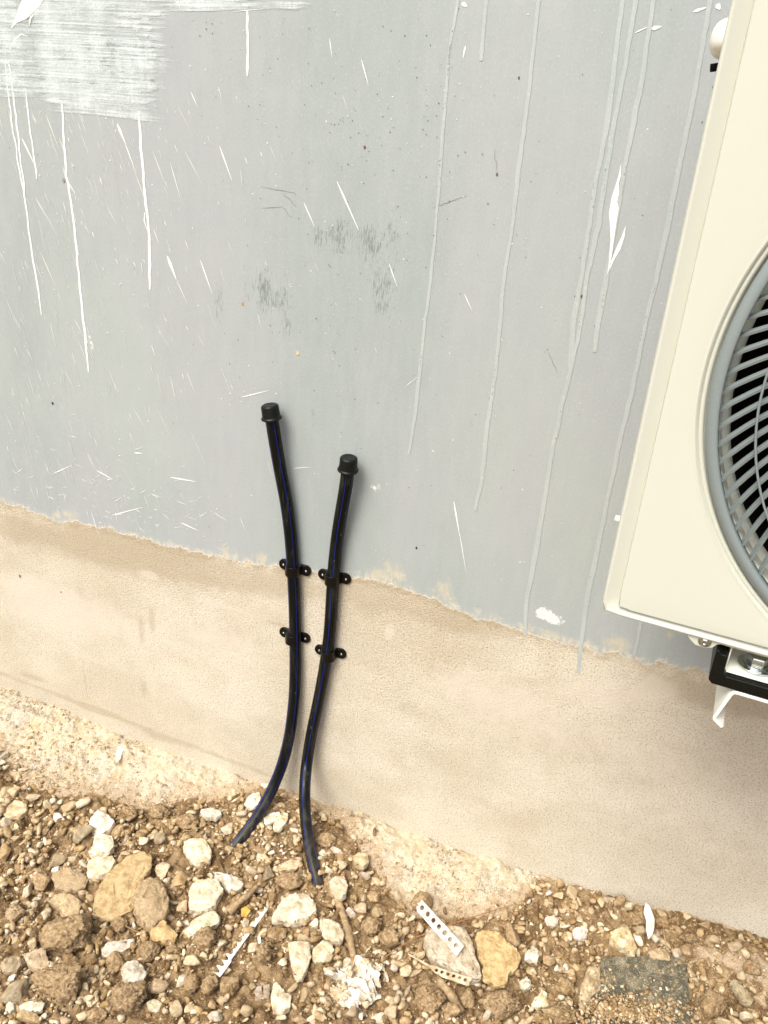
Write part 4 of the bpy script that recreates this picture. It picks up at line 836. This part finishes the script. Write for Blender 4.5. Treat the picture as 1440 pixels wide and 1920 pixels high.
# ------------------------------------------------------------------ OUTDOOR UNIT  (local: x along front, y into the wall, z up; origin = front lower left corner)
UA = R(5); P0 = W(1125, 1145, -0.5)
unit = empty('air_conditioner', tuple(P0), -UA)
tag(unit, 'cream outdoor air conditioner unit with grey round fan grille mounted off the wall', 'air conditioner')
Ux = np.array([math.cos(UA), -math.sin(UA), 0]); Uy = np.array([math.sin(UA), math.cos(UA), 0])
CX, CZ = 0.348, 0.284; UW, UH = 0.93, 0.74
RO = 0.3015
def front_panel():
    """sheet with a round opening: rings of quads morphing from the circle to the rounded rectangle"""
    n = 256; mbp = MB(); ang = [2*math.pi*k/n for k in range(n)]
    def rect(x0, x1, z0, z1, rc):
        out = []
        for a in ang:
            dx, dz = math.cos(a), math.sin(a)
            t = min([(x1-CX)/dx if dx > 1e-9 else 1e9, (x0-CX)/dx if dx < -1e-9 else 1e9, (z1-CZ)/dz if dz > 1e-9 else 1e9, (z0-CZ)/dz if dz < -1e-9 else 1e9])
            x_, z_ = CX+dx*t, CZ+dz*t
            # round the corners
            for (cx_, cz_, sx_, sz_) in ((x0+rc, z0+rc, -1, -1), (x0+rc, z1-rc, -1, 1), (x1-rc, z0+rc, 1, -1), (x1-rc, z1-rc, 1, 1)):
                if (x_-cx_)*sx_ > 0 and (z_-cz_)*sz_ > 0:
                    d = math.hypot(x_-cx_, z_-cz_); x_, z_ = cx_+(x_-cx_)/d*rc, cz_+(z_-cz_)/d*rc
            out.append((x_, z_))
        return out
    circ = lambda r: [(CX+r*math.cos(a), CZ+r*math.sin(a)) for a in ang]
    fy = -0.0035
    rings = [(circ(0.2785), 0.030), (circ(0.2800), 0.006), (circ(0.2925), 0.0062), (circ(0.2935), 0.0010), (circ(0.2955), -0.0012), (circ(0.2975), -0.0004), (circ(0.2985), 0.0008), (circ(0.3000), -0.0040), (circ(RO+.0005), fy+.0008), (circ(RO+.0030), fy)]
    # blend towards face edge
    fe = rect(0.0190, UW-.019, 0.0128, UH-.015, 0.004); c0 = circ(RO+.003)
    # near the left the circle comes close to the rectangle; use linear blend
    for f in (.35, .7): rings.append(([(a[0]+(b_[0]-a[0])*f, a[1]+(b_[1]-a[1])*f) for a, b_ in zip(c0, fe)], fy))
    rings.append((fe, fy))
    rings.append((rect(0.0178, UW-.0178, 0.0118, UH-.0130, 0.005), fy+.0008)); rings.append((rect(0.0172, UW-.0172, 0.0110, UH-.0120, 0.006), .0035)); rings.append((rect(0.0165, UW-.0165, 0.0102, UH-.0115, 0.006), .0036))
    rings.append((rect(0.0040, UW-.004, 0.0040, UH-.0040, 0.008), -0.0016))
    rings.append((rect(0.0020, UW-.0020, 0.0020, UH-.0020, 0.009), -0.0018)); rings.append((rect(0.0006, UW-.0006, 0.0006, UH-.0006, 0.010), -0.0002)); rings.append((rect(0, UW, 0, UH, 0.011), 0.0035)); rings.append((rect(0, UW, 0, UH, 0.011), 0.028))
    V = []; Fs = []
    for pts, y_ in rings: V += [(p[0], y_, p[1]) for p in pts]
    for j in range(len(rings)-1):
        for k in range(n): Fs.append((j*n+k, j*n+(k+1) % n, (j+1)*n+(k+1) % n, (j+1)*n+k))
    mbp.add(V, Fs); o = mbp.build('front_panel', MCREAM, unit, smooth=True)
    md = o.modifiers.new('n', 'WEIGHTED_NORMAL'); md.keep_sharp = True
    return o
front_panel()
mb = MB(); mb.box(0.0045, UW-.0045, 0.026, 0.33, 0.004, UH-.004); body = mb.build('cabinet', MCREAM, unit, bevel=.004)
# hollow: dark recess behind the grille is built as a shroud and a dark disc in front of the cabinet front
mb = MB(); mb.lathe([(0.2785, 0.0295), (0.262, 0.012), (0.262, .0255)], c=(CX, 0, CZ), axis='y', n=96); 
bpy.data.objects.remove(body)
mb = MB()      # open-fronted cabinet: back, sides, top, bottom
mb.box(0.0045, 0.0060, 0.026, 0.33, 0.004, UH-.004); mb.box(UW-.006, UW-.0045, 0.026, 0.33, 0.004, UH-.004); mb.box(0.0065, UW-.0065, 0.027, 0.33, 0.0045, 0.0060); mb.box(0.0065, UW-.0065, 0.027, 0.33, UH-.006, UH-.0045)
mb.box(0.0065, UW-.0065, 0.3285, 0.3300, 0.0065, UH-.0065); mb.build('cabinet', MCREAM, unit)
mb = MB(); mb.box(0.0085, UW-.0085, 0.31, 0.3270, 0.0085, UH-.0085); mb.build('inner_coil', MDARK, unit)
mb = MB(); mb.lathe([(0.2790, 0.0300), (0.2740, 0.0310), (0.2715, 0.036), (0.2710, 0.042)], c=(CX, 0, CZ), axis='y', n=128)
V_, F_ = mb.v, [f for f in mb.f if len(f) == 4]; mb.f = F_; mb.m = [0]*len(F_); mb.build('fan_shroud', MCREAM, unit, smooth=True)
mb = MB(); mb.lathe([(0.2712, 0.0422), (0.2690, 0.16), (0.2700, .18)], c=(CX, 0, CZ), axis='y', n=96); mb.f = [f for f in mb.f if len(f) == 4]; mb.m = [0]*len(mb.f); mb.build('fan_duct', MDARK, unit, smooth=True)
# fan
fan = empty('fan', (CX, 0.11, CZ)); fan.parent = unit
mb = MB(); mb.lathe([(0.0, -.03), (0.055, -.028), (0.06, -.02), (0.06, .03), (0, .03)], axis='y', n=40); mb.build('hub', MBLADE, fan, smooth=True)
for k in range(3):
    mb = MB(); a0 = k*2*math.pi/3; V = []; Fs = []
    for i in range(10):
        r_ = 0.058+(0.255-0.058)*i/9; wd = .35+.5*math.sin(i/9*2.2)
        for j in range(7):
            a = a0+.25*i/9+wd*(j/6-.5); V.append((r_*math.cos(a), -0.022+.044*j/6, r_*math.sin(a)))
    Fs = [(i*7+j, i*7+j+1, (i+1)*7+j+1, (i+1)*7+j) for i in range(9) for j in range(6)]
    mb.add(V, Fs); o = mb.build('blade', MBLADE, fan, smooth=True); md = o.modifiers.new('s', 'SOLIDIFY'); md.thickness = .003
# grille: outer ring, thin ring, curved slats, hub disc
gr = empty('fan_grille', (CX, 0, CZ)); gr.parent = unit
mb = MB(); mb.lathe([(0.2915, 0.0060), (0.2915, -0.0030), (0.2895, -0.0052), (0.2872, -0.0072), (0.2820, -0.0078), (0.2802, -0.0066), (0.2798, 0.006)], axis='y', n=192, close=True); mb.build('outer_ring', MGREY, gr, smooth=True)
for rr in (0.2465, 0.175):
    mb = MB(); mb.lathe([(rr+.0012*math.cos(a), -0.0115+.0017*math.sin(a)) for a in np.linspace(0, 2*math.pi, 9)[:-1]], axis='y', n=128, close=True); mb.build('thin_ring', MGREY, gr, smooth=True)
mb = MB(); mb.lathe([(0.062, 0.002), (0.062, -0.010), (0.056, -0.015), (0.0, -0.017)], axis='y', n=48); mb.build('centre_disc', MGREY, gr, smooth=True)
NS = 98; K = math.tan(R(38.5))
for s in range(NS):
    mb = MB(); V = []; n = 18; th0 = 2*math.pi*s/NS
    for i in range(n+1):
        r_ = 0.2812-(0.2812-0.060)*i/n
        kk = K*(1.0 if r_ > .2 else 1.0)
        th = th0-kk*math.log(0.2812/r_)*1.0
        c_, s_ = math.cos(th), math.sin(th)
        # tangent (moving inwards)
        tx, tz = -c_+kk*s_*1.0, -s_-kk*c_*1.0; l_ = math.hypot(tx, tz); tx /= l_; tz /= l_; nx_, nz_ = -tz, tx
        dome = -0.010*math.sin(min(1, (0.2812-r_)/.08)*math.pi/2)
        lean = 0.0018
        for (a, d) in ((-.0013, -0.0026), (.0011, -0.0032), (.0010+lean, 0.0048), (-.0006+lean, 0.0048)):
            V.append((r_*c_+nx_*a, dome+d+.0035, r_*s_+nz_*a))
    Fs = []
    for i in range(n):
        for j in range(4): Fs.append((i*4+j, i*4+(j+1) % 4, (i+1)*4+(j+1) % 4, (i+1)*4+j))
    Fs += [(0, 1, 2, 3), (n*4+3, n*4+2, n*4+1, n*4)]
    mb.add(V, Fs); mb.build('slat', MGREY, gr)
# side flange with clip, rear handle
mb = MB(); mb.box(-0.0032, 0.0043, 0.034, 0.30, 0.030, 0.44); mb.build('side_cover', MCREAM, unit, bevel=.002)
mb = MB(); mb.box(-0.0100, -0.0034, 0.050, 0.058, 0.090, 0.0945); mb.build('clip', MCREAM2, unit, bevel=.001)
D_, Fi = ICO[4]; V_ = np.sign(D_)*np.abs(D_)**.8*np.array([.0200, .03, .0190]); V_[:, 2] *= np.where(V_[:, 2] < 0, .85, 1)
hd = link('valve_cover', npmesh('valve_cover', V_, Fi), MCREAM2, unit); hd.location = (0.0005, .10, .570)
mb = MB(); mb.lathe([(0.006, 0), (0.006, .014), (0, .014)], n=16); o = mb.build('valve_screw', MDARK, unit, smooth=True); o.location = (-0.006, .10, .549); o.scale = (.6, .6, .6); o.rotation_euler = (0, R(-100), 0)
mb = MB(); mb.box(-.0085, 0.003, .096, .104, .529, .534); mb.build('cable_hook', MDARK, unit, bevel=.002)
# lower tab under the panel with its screw
def tabplate(name, pts, y0, y1, mat, parent, bevel=.0008):
    n = len(pts); mb = MB(); mb.add([(a, y0, b_) for a, b_ in pts]+[(a, y1, b_) for a, b_ in pts], [tuple(range(n)), tuple(range(n, 2*n))[::-1]]+[(i, (i+1) % n, n+(i+1) % n, n+i) for i in range(n)])
    return mb.build(name, mat, parent, bevel=bevel)
tabplate('screw_tab', [(0.078, 0.0035), (0.0865, 0.0030), (0.0935, 0.0000), (0.0990, -0.0060), (0.1050, -0.0105), (0.1150, -0.0115), (0.1225, -0.0085), (0.1260, -0.0030), (0.1300, -0.0016), (0.1370, -0.0020), (UW-.14, -0.002), (UW-.12, .0035)], 0.0020, 0.0032, MCREAM, unit)
sc_ = empty('screw', (0.1135, 0.0018, -0.0025)); sc_.parent = unit
mb = MB(); mb.lathe([(0.0070, 0.0), (0.0070, -0.0010), (0.0062, -0.0016), (0.0046, -0.0018)], axis='y', n=32); mb.build('flange', MZINC, sc_, smooth=True)
mb = MB(); mb.lathe([(0.0045, -0.0016), (0.0045, -0.0048), (0.0038, -0.0056), (0.0022, -0.0056), (.0018, -.0040), (0, -.0040)], axis='y', n=6); mb.build('hex_head', MZINC, sc_)
# base foot (white folded sheet on the pad)
mb = MB(); mb.box(0.1420, 0.26, 0.004, 0.060, -0.0345, -0.0325); mb.box(0.1405, 0.1420, 0.006, 0.060, -0.0345, -0.001); mb.box(0.1420, 0.26, 0.060, 0.0615, -0.0345, 0.003); mb.build('foot', MCREAM2, unit, bevel=.0012)
mb = MB(); mb.box(0.09, UW-.09, 0.062, 0.30, -0.014, 0.0035); mb.build('base_pan', MCREAM2, unit, bevel=.002)

# ------------------------------------------------------------------ bracket, rubber tray and bolt under the unit
def uloc(x_, y_, z_): return tuple(P0+Ux*x_+Uy*y_+np.array([0, 0, z_]))
def extr(prof, y0, y1, name, mat, parent, bevel=.0008):
    return tabplate(name, prof, y0, y1, mat, parent, bevel)
br = empty('wall_bracket', uloc(0.17, 0, -0.09), -UA)
tag(br, 'cream folded steel bracket arm carrying the outdoor unit', 'bracket')
ox, oz = 0.17, -0.09
A = [(0.1540, -0.0560), (0.1490, -0.0918), (0.1570, -0.0985)]
def thick(path, t):
    P = np.array(path); T = np.gradient(P, axis=0); T /= np.linalg.norm(T, axis=1)[:, None]; N = np.c_[-T[:, 1], T[:, 0]]
    return [tuple(p) for p in P+N*t/2]+[tuple(p) for p in (P-N*t/2)[::-1]]
path = [(0.26, -0.0515), (0.1585, -0.0515), (0.1550, -0.0525), (0.1530, -0.0560), (0.1440, -0.0900), (0.1442, -0.0925), (0.1545, -0.1000)]
prof = [(a-ox, b_-oz) for a, b_ in thick(path, .0038)]
extr(prof, -0.004, 0.49, 'arm', MCREAM2, br, .0006)
mb = MB(); mb.box(-0.05, 0.11, 0.488, 0.4905, -0.16, 0.08); mb.build('back_plate', MCREAM2, br, bevel=.001)
pad = empty('rubber_pad', uloc(0.12, 0, -0.05), -UA); tag(pad, 'black rubber tray between the unit foot and the bracket arm', 'rubber pad')
pf = lambda L: [(a-0.12, b_+0.05) for a, b_ in L]
extr(pf([(0.1265, -0.0065), (0.1305, -0.0065), (0.1330, -0.0100), (0.1390, -0.0100), (0.1400, -0.0315), (0.1435, -0.0350), (0.30, -0.0350), (0.30, -0.0492), (0.1310, -0.0492), (0.1270, -0.0450)]), -0.004, 0.075, 'tray', MRUB, pad, .0016)
bolt = empty('bolt', uloc(0.172, 0.030, -0.032), -UA); tag(bolt, 'zinc hex bolt with a wide washer fixing the unit foot', 'bolt')
mb = MB(); mb.lathe([(0.0200, 0.0004), (0.0200, 0.0022), (0.0195, .0028), (0.0098, 0.0028)], n=48); mb.build('washer', MZINC, bolt, smooth=False, bevel=.0003)
mb = MB(); mb.lathe([(0.0138, .0030), (0.0138, 0.0042), (0.0120, .0046)], n=40); mb.build('head_flange', MZINC, bolt, smooth=False)
mb = MB(); mb.lathe([(0.0116, .0047), (0.0116, 0.0125), (0.0104, .0140), (0.0075, .0140), (0.0070, .0134), (0, .0134)], n=6); mb.build('hex_head', MZINC, bolt, bevel=.0004)
mb = MB(); mb.lathe([(0.0050 if k % 2 else .0042, -0.036+.0009*k) for k in range(40)], n=20); mb.build('threaded_shank', MZINC, bolt)

# ------------------------------------------------------------------ flat litter
def place_flat(name, outline_px, t, mat, holes_px=(), dz=0.02, tint=(0.8, 0.8, 0.8), tilt=(0, 0), bend=None, label=None, cat=None, group=None):
    c = G(sum(p[0] for p in outline_px)/len(outline_px), sum(p[1] for p in outline_px)/len(outline_px), dz)
    loc = lambda p: tuple((G0(p[0], p[1], c[2])-c)[:2])
    o = extrude_outline(name, [loc(p) for p in outline_px], t, mat, None, [[loc(p) for p in h] for h in holes_px], tint=tint, bend=bend)
    o.location = tuple(c); o.rotation_euler = (tilt[0], tilt[1], 0); tag(o, label, cat, group); return o
def lerp2(a, b_, t): return (a[0]+(b_[0]-a[0])*t, a[1]+(b_[1]-a[1])*t)
# perforated strip lying on the grey lump
A_, B_, C_, D2 = (790, 1685), (870, 1774), (856, 1794), (779, 1706)
holes = []
def Sxy(u, v): return lerp2(lerp2(A_, B_, u), lerp2(D2, C_, u), v)
for k in range(7):
    u0 = .085+.134*k; ru, rv = .036, .235; holes.append([Sxy(u0+ru*math.cos(a)-.004*math.sin(a), .47+rv*math.sin(a)) for a in np.linspace(0, 2*math.pi, 17)[:-1]])
    u1 = u0+.064; holes.append([Sxy(u1+.010*math.cos(a), .80+.055*math.sin(a)) for a in np.linspace(0, 2*math.pi, 9)[:-1]])
ol = [Sxy(u, 0) for u in np.linspace(0, 1, 12)]+[Sxy(u, 1) for u in np.linspace(1, .03, 12)]+[Sxy(-.01, .8), Sxy(.02, .62), Sxy(-.02, .5), Sxy(.01, .3)]
place_flat('perforated_strip', ol, .0012, MPLAS, holes, dz=.036, tint=(0.80, 0.80, 0.84), tilt=(-.10, .06), label='short white perforated plastic strip with a row of oval holes on the pale lump', cat='plastic strip')
# broken strip with a scalloped edge
A_, B_ = (499, 1706), (407, 1826); n_ = 60; ol = []
ux, uy = (B_[0]-A_[0]), (B_[1]-A_[1]); LL = math.hypot(ux, uy); ux /= LL; uy /= LL; vx, vy = -uy, ux
for i in range(n_+1): t_ = i/n_; w_ = 4.5+(3 if t_ > .75 else 0); ol.append((A_[0]+ux*LL*t_-vx*w_*.9, A_[1]+uy*LL*t_-vy*w_*.9))
for i in range(n_, -1, -1):
    t_ = i/n_; ph = (t_*11) % 1; b_ = 5.0 if t_ < .68 else 11
    sc2 = b_-(4.2 if t_ < .68 else 11)*math.sqrt(max(0, 1-((ph-.5)/.40)**2)) if abs(ph-.5) < .40 else b_
    ol.append((A_[0]+ux*LL*t_+vx*sc2, A_[1]+uy*LL*t_+vy*sc2))
place_flat('broken_strip', ol, .0012, MPLAS, dz=.024, tint=(0.80, 0.80, 0.82), tilt=(.05, -.04), label='long narrow white plastic strip torn along its holes, scalloped left edge', cat='plastic strip')
# dirty strip
A_, B_, C_, D2 = (812, 1811), (884, 1836), (878, 1850), (806, 1824); holes = []
for k in range(6):
    u0 = .12+.15*k; holes.append([Sxy(u0+.045*math.cos(a), .42+.24*math.sin(a)) for a in np.linspace(0, 2*math.pi, 13)[:-1]])
ol = [Sxy(u, 0) for u in np.linspace(0, 1, 10)]+[Sxy(1.02, .3), Sxy(.98, .5), Sxy(1.01, .8)]+[Sxy(u, 1) for u in np.linspace(1, .35, 8)]+[Sxy(.1, .75), Sxy(-.08, .3), Sxy(-.66, -.35), Sxy(-.70, -.55), Sxy(-.08, .05)]
place_flat('dirty_strip', ol, .0016, MPLAS, holes, dz=.022, tint=(0.62, 0.54, 0.40), tilt=(.04, -.03), label='dirty torn plastic strip caked with soil below the pale lump', cat='plastic strip')
# white curved shard
place_flat('plastic_shard', [(1207, 1699), (1213, 1702), (1220, 1713), (1226, 1724), (1227, 1738), (1224, 1750), (1219, 1757), (1216, 1752), (1212, 1742), (1211, 1725), (1205, 1714)], .003, MPLAS, dz=.028, tint=(0.82, 0.82, 0.82), tilt=(.25, .1), label='pointed curved white shard near the wall above the dark tile', cat='shard')
place_flat('plaster_flake', [(227, 1398), (235, 1401), (233, 1408), (229, 1412), (226, 1424), (219, 1434), (217, 1424), (219, 1408)], .003, MPLAS, dz=.003, tint=(0.80, 0.77, 0.68), label='thin white flake lying alone on the mortar ledge at the left', cat='flake')
place_flat('yellow_chip', [(452, 1707), (462, 1702), (470, 1710), (463, 1720), (452, 1718)], .005, MPLAS, dz=.012, tint=(0.72, 0.48, 0.13), label='small yellow foam chip beside the torn strip', cat='chip')
place_flat('plastic_sliver', [(483, 1757), (488, 1756), (491, 1780), (484, 1781)], .003, MPLAS, dz=.014, tint=(0.80, 0.79, 0.76), label='tiny upright white sliver right of the torn strip', cat='sliver')

# dark tile with sandy crust
def mat_tile():
    k = NT('dark_tile', 0.8, 0.25); n1 = k.noise(45, 5, .65); n2 = k.noise(650, 3, .8); n3 = k.noise(150, 4, .7)
    c = k.mix(k.ramp(n1, .4, .65), (0.085, 0.08, 0.058), (0.17, 0.15, 0.10)); 
    f = k.math('ADD', k.math('MULTIPLY', n2, .75), k.math('MULTIPLY', n1, .28)); c = k.mix(k.ramp(f, .545, .61, 0, .8), c, (0.48, 0.42, 0.29))
    c = k.mix(k.ramp(n3, .60, .66, 0, .9), c, (0.55, 0.44, 0.26)); return k.out(c, k.bump(f, .0015, 1))
tl = place_flat('dark_tile', [(1126, 1803), (1200, 1801), (1281, 1802), (1286, 1840), (1292, 1890), (1304, 1990), (1100, 1990), (1102, 1895), (1106, 1874), (1120, 1866), (1128, 1850), (1126, 1825)], .010, mat_tile(), dz=.022, tilt=(.03, 0), label='broken dark grey tile dusted with sand at the bottom right', cat='tile')
# soil on the tile
def reg_tile(n, r):
    px = np.r_[r.normal(1150, 34, n), r.normal(1215, 42, n//2), r.uniform(1110, 1290, n//5)]; py = np.r_[r.normal(1902, 14, n), r.normal(1908, 12, n//2), r.uniform(1810, 1915, n//5)]
    P = np.array([G0(a, b_, -0.005) for a, b_ in zip(px, py)]); k = (P[:, 1] > -.9); return P[k, 0], P[k, 1]
HG2 = hmesh
def hmesh(x, y): return np.full(np.shape(x), tl.location[2]+.0105)+0.010*np.abs(fbm(np.c_[np.atleast_1d(x)*40, np.atleast_1d(y)*40, 0*np.atleast_1d(x)], 2, 9))*(np.atleast_1d(y) < G(1200, 1885)[1])
crumbs('tile_crumbs', 1000, .003, .011, 1, reg_tile, 8, [3, 7, 22, 3, 42, 18, 3, 2], lab='soil crumbs and grit heaped on the dark tile')
hmesh = HG2

# crumpled white lump: a thin folded sheet
def crumple(px, py, w_, h_, seed, hgt):
    ctr, e1, e2 = frame(px, py, 0, .012); n = 90; u, v = np.meshgrid(np.linspace(-1, 1, n), np.linspace(-1, 1, n)); u, v = u.ravel(), v.ravel()
    P = np.c_[u*1.7, v*1.7, 0*u+seed]; rid = lambda Q, sd: 1-np.abs(vnoise(Q, sd))*1.9
    z = .62*rid(P, seed)+.38*rid(P*2.1+3, seed+1)+.16*rid(P*4.3, seed+2)
    du, dv = .30*vnoise(P*1.6+9, seed+3)+.08*vnoise(P*5, seed+6), .30*vnoise(P*1.6+19, seed+4)+.08*vnoise(P*5, seed+7)
    rim = np.hypot(u, v); z = z*np.clip(1.35-rim, .15, 1)
    V = np.c_[(u+du)*w_*.00112/2, (v+dv)*h_*.00112/2*1.15, z*hgt]
    idx = np.arange(n*n).reshape(n, n); Q = np.stack([idx[:-1, :-1], idx[:-1, 1:], idx[1:, 1:], idx[1:, :-1]], -1).reshape(-1, 4)
    edge = .82+.30*fbm(np.c_[np.cos(np.arctan2(v, u))*1.7, np.sin(np.arctan2(v, u))*1.7, 0*u+seed], 3, seed+8)
    hole = vnoise(P*1.5+31, seed+11) > .62
    ok = (rim < edge) & ~hole; Q = Q[ok[Q].all(1)]
    return ctr, V, Q
ctr, V1, F1 = crumple(680, 1836, 84, 80, 3, .024); c2, V2, F2_ = crumple(636, 1828, 62, 44, 8, .014); c3, V3, F3 = crumple(655, 1866, 66, 40, 5, .013)
V = np.r_[V1, V2+(c2-ctr), V3+(c3-ctr)]; FF = np.r_[F1, F2_+len(V1), F3+len(V1)+len(V2)]
MPAP = mat_tint('plaster_paper', rough=0.8, bump=0.0012, dirt=True, gran=.3)
o = link('crumpled_paper', npmesh('crumpled_paper', V, FF, tint=(0.74, 0.72, 0.67), attrs=dict(dirt=np.full(len(V), .34))), MPAP); md = o.modifiers.new('s', 'SOLIDIFY'); md.thickness = .0012; o.location = (ctr[0], ctr[1], float(hbase(ctr[0], ctr[1]))+.004)
tag(o, 'crumpled white paper caked with plaster in the rubble at the bottom', 'paper')
stone(662, 1898, 27, 24, 10, 'g', 'stone', .2, lift=.9); tag(STONES[-1]['o'], 'grey brown pebble lying against the crumpled paper', 'rock', 'loose stones in the rubble'); STONES[-1]['short'] = 'pebble on the paper'

# twigs, needles, roots
MTW = mat_plain('dry_twig', (0.40, 0.20, 0.085), .7, .2, n=(200, .4)); MROOT = mat_plain('dry_root', (0.50, 0.36, 0.19), .8, .2, n=(200, .3)); MBONE = mat_plain('soily_stick', (0.42, 0.305, 0.175), .9, .1, n=(90, .5), bump=.002)
def strand(name, pts, r0, r1, mat, label, cat, group=None, dz=.012, n=40, parent=None):
    P = np.array([G(p[0], p[1], p[2] if len(p) > 2 else dz) for p in pts]); z = np.array([p[2] if len(p) > 2 else dz for p in pts]); P[:, 2] = np.array([hbase(a[0], a[1]) for a in P])+z
    Q_ = spline(P, n); c = Q_.mean(0); L = Q_-c; m_ = 10; T = np.gradient(L, axis=0); T /= np.linalg.norm(T, axis=1)[:, None]; V = []
    for i in range(n):
        s1 = np.cross(T[i], [0, 0, 1.]); s1 /= np.linalg.norm(s1)+1e-9; s2 = np.cross(s1, T[i]); r_ = (r0+(r1-r0)*i/(n-1))*(1 if 0 < i < n-1 else .5)
        if mat is MBONE: r_ *= 1+.10*math.sin(i*.35)+.05*math.sin(i*1.3)
        for k in range(m_): a = 2*math.pi*k/m_; V.append(L[i]+r_*(s1*math.cos(a)+s2*math.sin(a)))
    Q = [[i*m_+k, i*m_+(k+1) % m_, (i+1)*m_+(k+1) % m_, (i+1)*m_+k] for i in range(n-1) for k in range(m_)]
    me = npmesh(name, V, Q); o = link(name, me, mat); o.location = tuple(c); tag(o, label, cat, group); return o
strand('pine_needle', [(838, 1735, .034), (880, 1722, .028), (920, 1708, .022), (962, 1696, .012)], .0012, .0006, MTW, 'reddish brown needle twig sticking out right of the perforated strip', 'twig', 'dry twigs')
strand('pine_needle', [(720, 1796, .014), (750, 1775, .022), (778, 1758, .028), (800, 1750, .034)], .0009, .0011, MTW, 'reddish brown needle twig left of the perforated strip', 'twig', 'dry twigs')
strand('root', [(213, 1658, .03), (210, 1690, .034), (216, 1715, .03), (232, 1735, .02), (262, 1750, .014), (276, 1752, .012)], .0008, .0005, MROOT, 'thin root curving over the big tan slab', 'root', 'thin roots')
strand('root', [(342, 1545, .016), (345, 1560, .02), (360, 1556, .02), (376, 1552, .018), (398, 1536, .016)], .0008, .0005, MROOT, 'little curled root in the soil below the white oval pebble', 'root', 'thin roots')
strand('root', [(640, 1732, .022), (650, 1722, .03), (652, 1735, .026), (640, 1745, .03), (636, 1736, .02)], .0007, .0005, MROOT, 'looped dry root right of the hollow cream stone', 'root', 'thin roots')
strand('root', [(1244, 1742, .02), (1246, 1758, .03), (1249, 1778, .026), (1252, 1786, .016)], .0009, .0006, MROOT, 'thin yellowish stem standing above the dark tile', 'stem', 'thin roots')
strand('root', [(1165, 1874, .02), (1195, 1875, .021), (1212, 1862, .021), (1224, 1850, .021)], .0006, .0004, MROOT, 'hair thin root lying across the dark tile', 'root', 'thin roots')
strand('root', [(667, 1680, .012), (668, 1700, .016), (640, 1728, .018)], .0006, .0004, MROOT, 'short hair root above the rounded tan stones', 'root', 'thin roots')
strand('stick', [(428, 1712, .016), (445, 1694, .02), (466, 1678, .022), (484, 1660, .02)], .0085, .0045, MBONE, 'soil coloured bone shaped stick below the white wedge stone', 'stick', 'thick sticks in the rubble')
strand('stick', [(820, 1838, .010), (838, 1856, .014), (852, 1876, .012), (866, 1900, .008)], .0085, .0080, MBONE, 'thick pale stick below the dirty torn strip', 'stick', 'thick sticks in the rubble')
strand('stick', [(622, 1668, .006), (638, 1700, .008), (652, 1740, .008), (662, 1790, .006), (668, 1826, .002)], .0085, .0070, MBONE, 'long soil covered root ridge running down right of the trapezoid stone', 'stick', 'thick sticks in the rubble')

# ------------------------------------------------------------------ labels for the remaining stones
marks = [(s['px'], s['py'], s['short']) for s in STONES if 'short' in s] + [(455, 1570, 'left pipe foot'), (590, 1640, 'right pipe foot'), (820, 1740, 'perforated strip'), (445, 1790, 'torn strip'), (1215, 1850, 'dark tile'), (845, 1830, 'dirty strip'), (665, 1842, 'crumpled paper'), (1218, 1728, 'white curved shard')]
used = set(s['o']['label'] for s in STONES if 'label' in s['o'].keys())
def direction(dx, dy):
    h = 'right' if dx > 0 else 'left'; v = 'below' if dy > 0 else 'above'
    if abs(dx) > 2.2*abs(dy): return h+' of'
    if abs(dy) > 2.2*abs(dx): return v
    return v+' and '+h+' of'
for s in STONES:
    o = s['o']
    if 'label' in o.keys(): continue
    big = 'large' if s['size'] > 46 else 'medium' if s['size'] > 27 else 'small' if s['size'] > 17 else 'tiny'
    nm = ('soil clod' if s['kind'] == 'clod' else 'stone'); shp = 'oblong ' if max(s['w'], s['h'])/min(s['w'], s['h']) > 1.5 else 'rounded ' if s['kind'] == 'stone' and s['c'] in 'bdt' else ''
    near = sorted(marks, key=lambda q: math.hypot(q[0]-s['px'], q[1]-s['py']))
    base = '%s %s %s%s' % (big, CN[s['c']], shp, nm); lab = None
    for q in near[:3]:
        t = '%s %s the %s' % (base, direction(s['px']-q[0], s['py']-q[1]), q[2])
        if t not in used: lab = t; break
    if not lab:
        for q in near[1:5]:
            t = '%s between the %s and the %s' % (base, near[0][2], q[2])
            if t not in used: lab = t; break
    if not lab:
        for q in near[2:7]:
            t = '%s between the %s and the %s' % (base, near[1][2], q[2])
            if t not in used: lab = t; break
    lab = ' '.join((lab or base+' in the rubble').split()[:16]); used.add(lab)
    tag(o, lab, 'clod' if s['kind'] == 'clod' else 'rock', 'soil clods in the rubble' if s['kind'] == 'clod' else 'loose stones in the rubble')
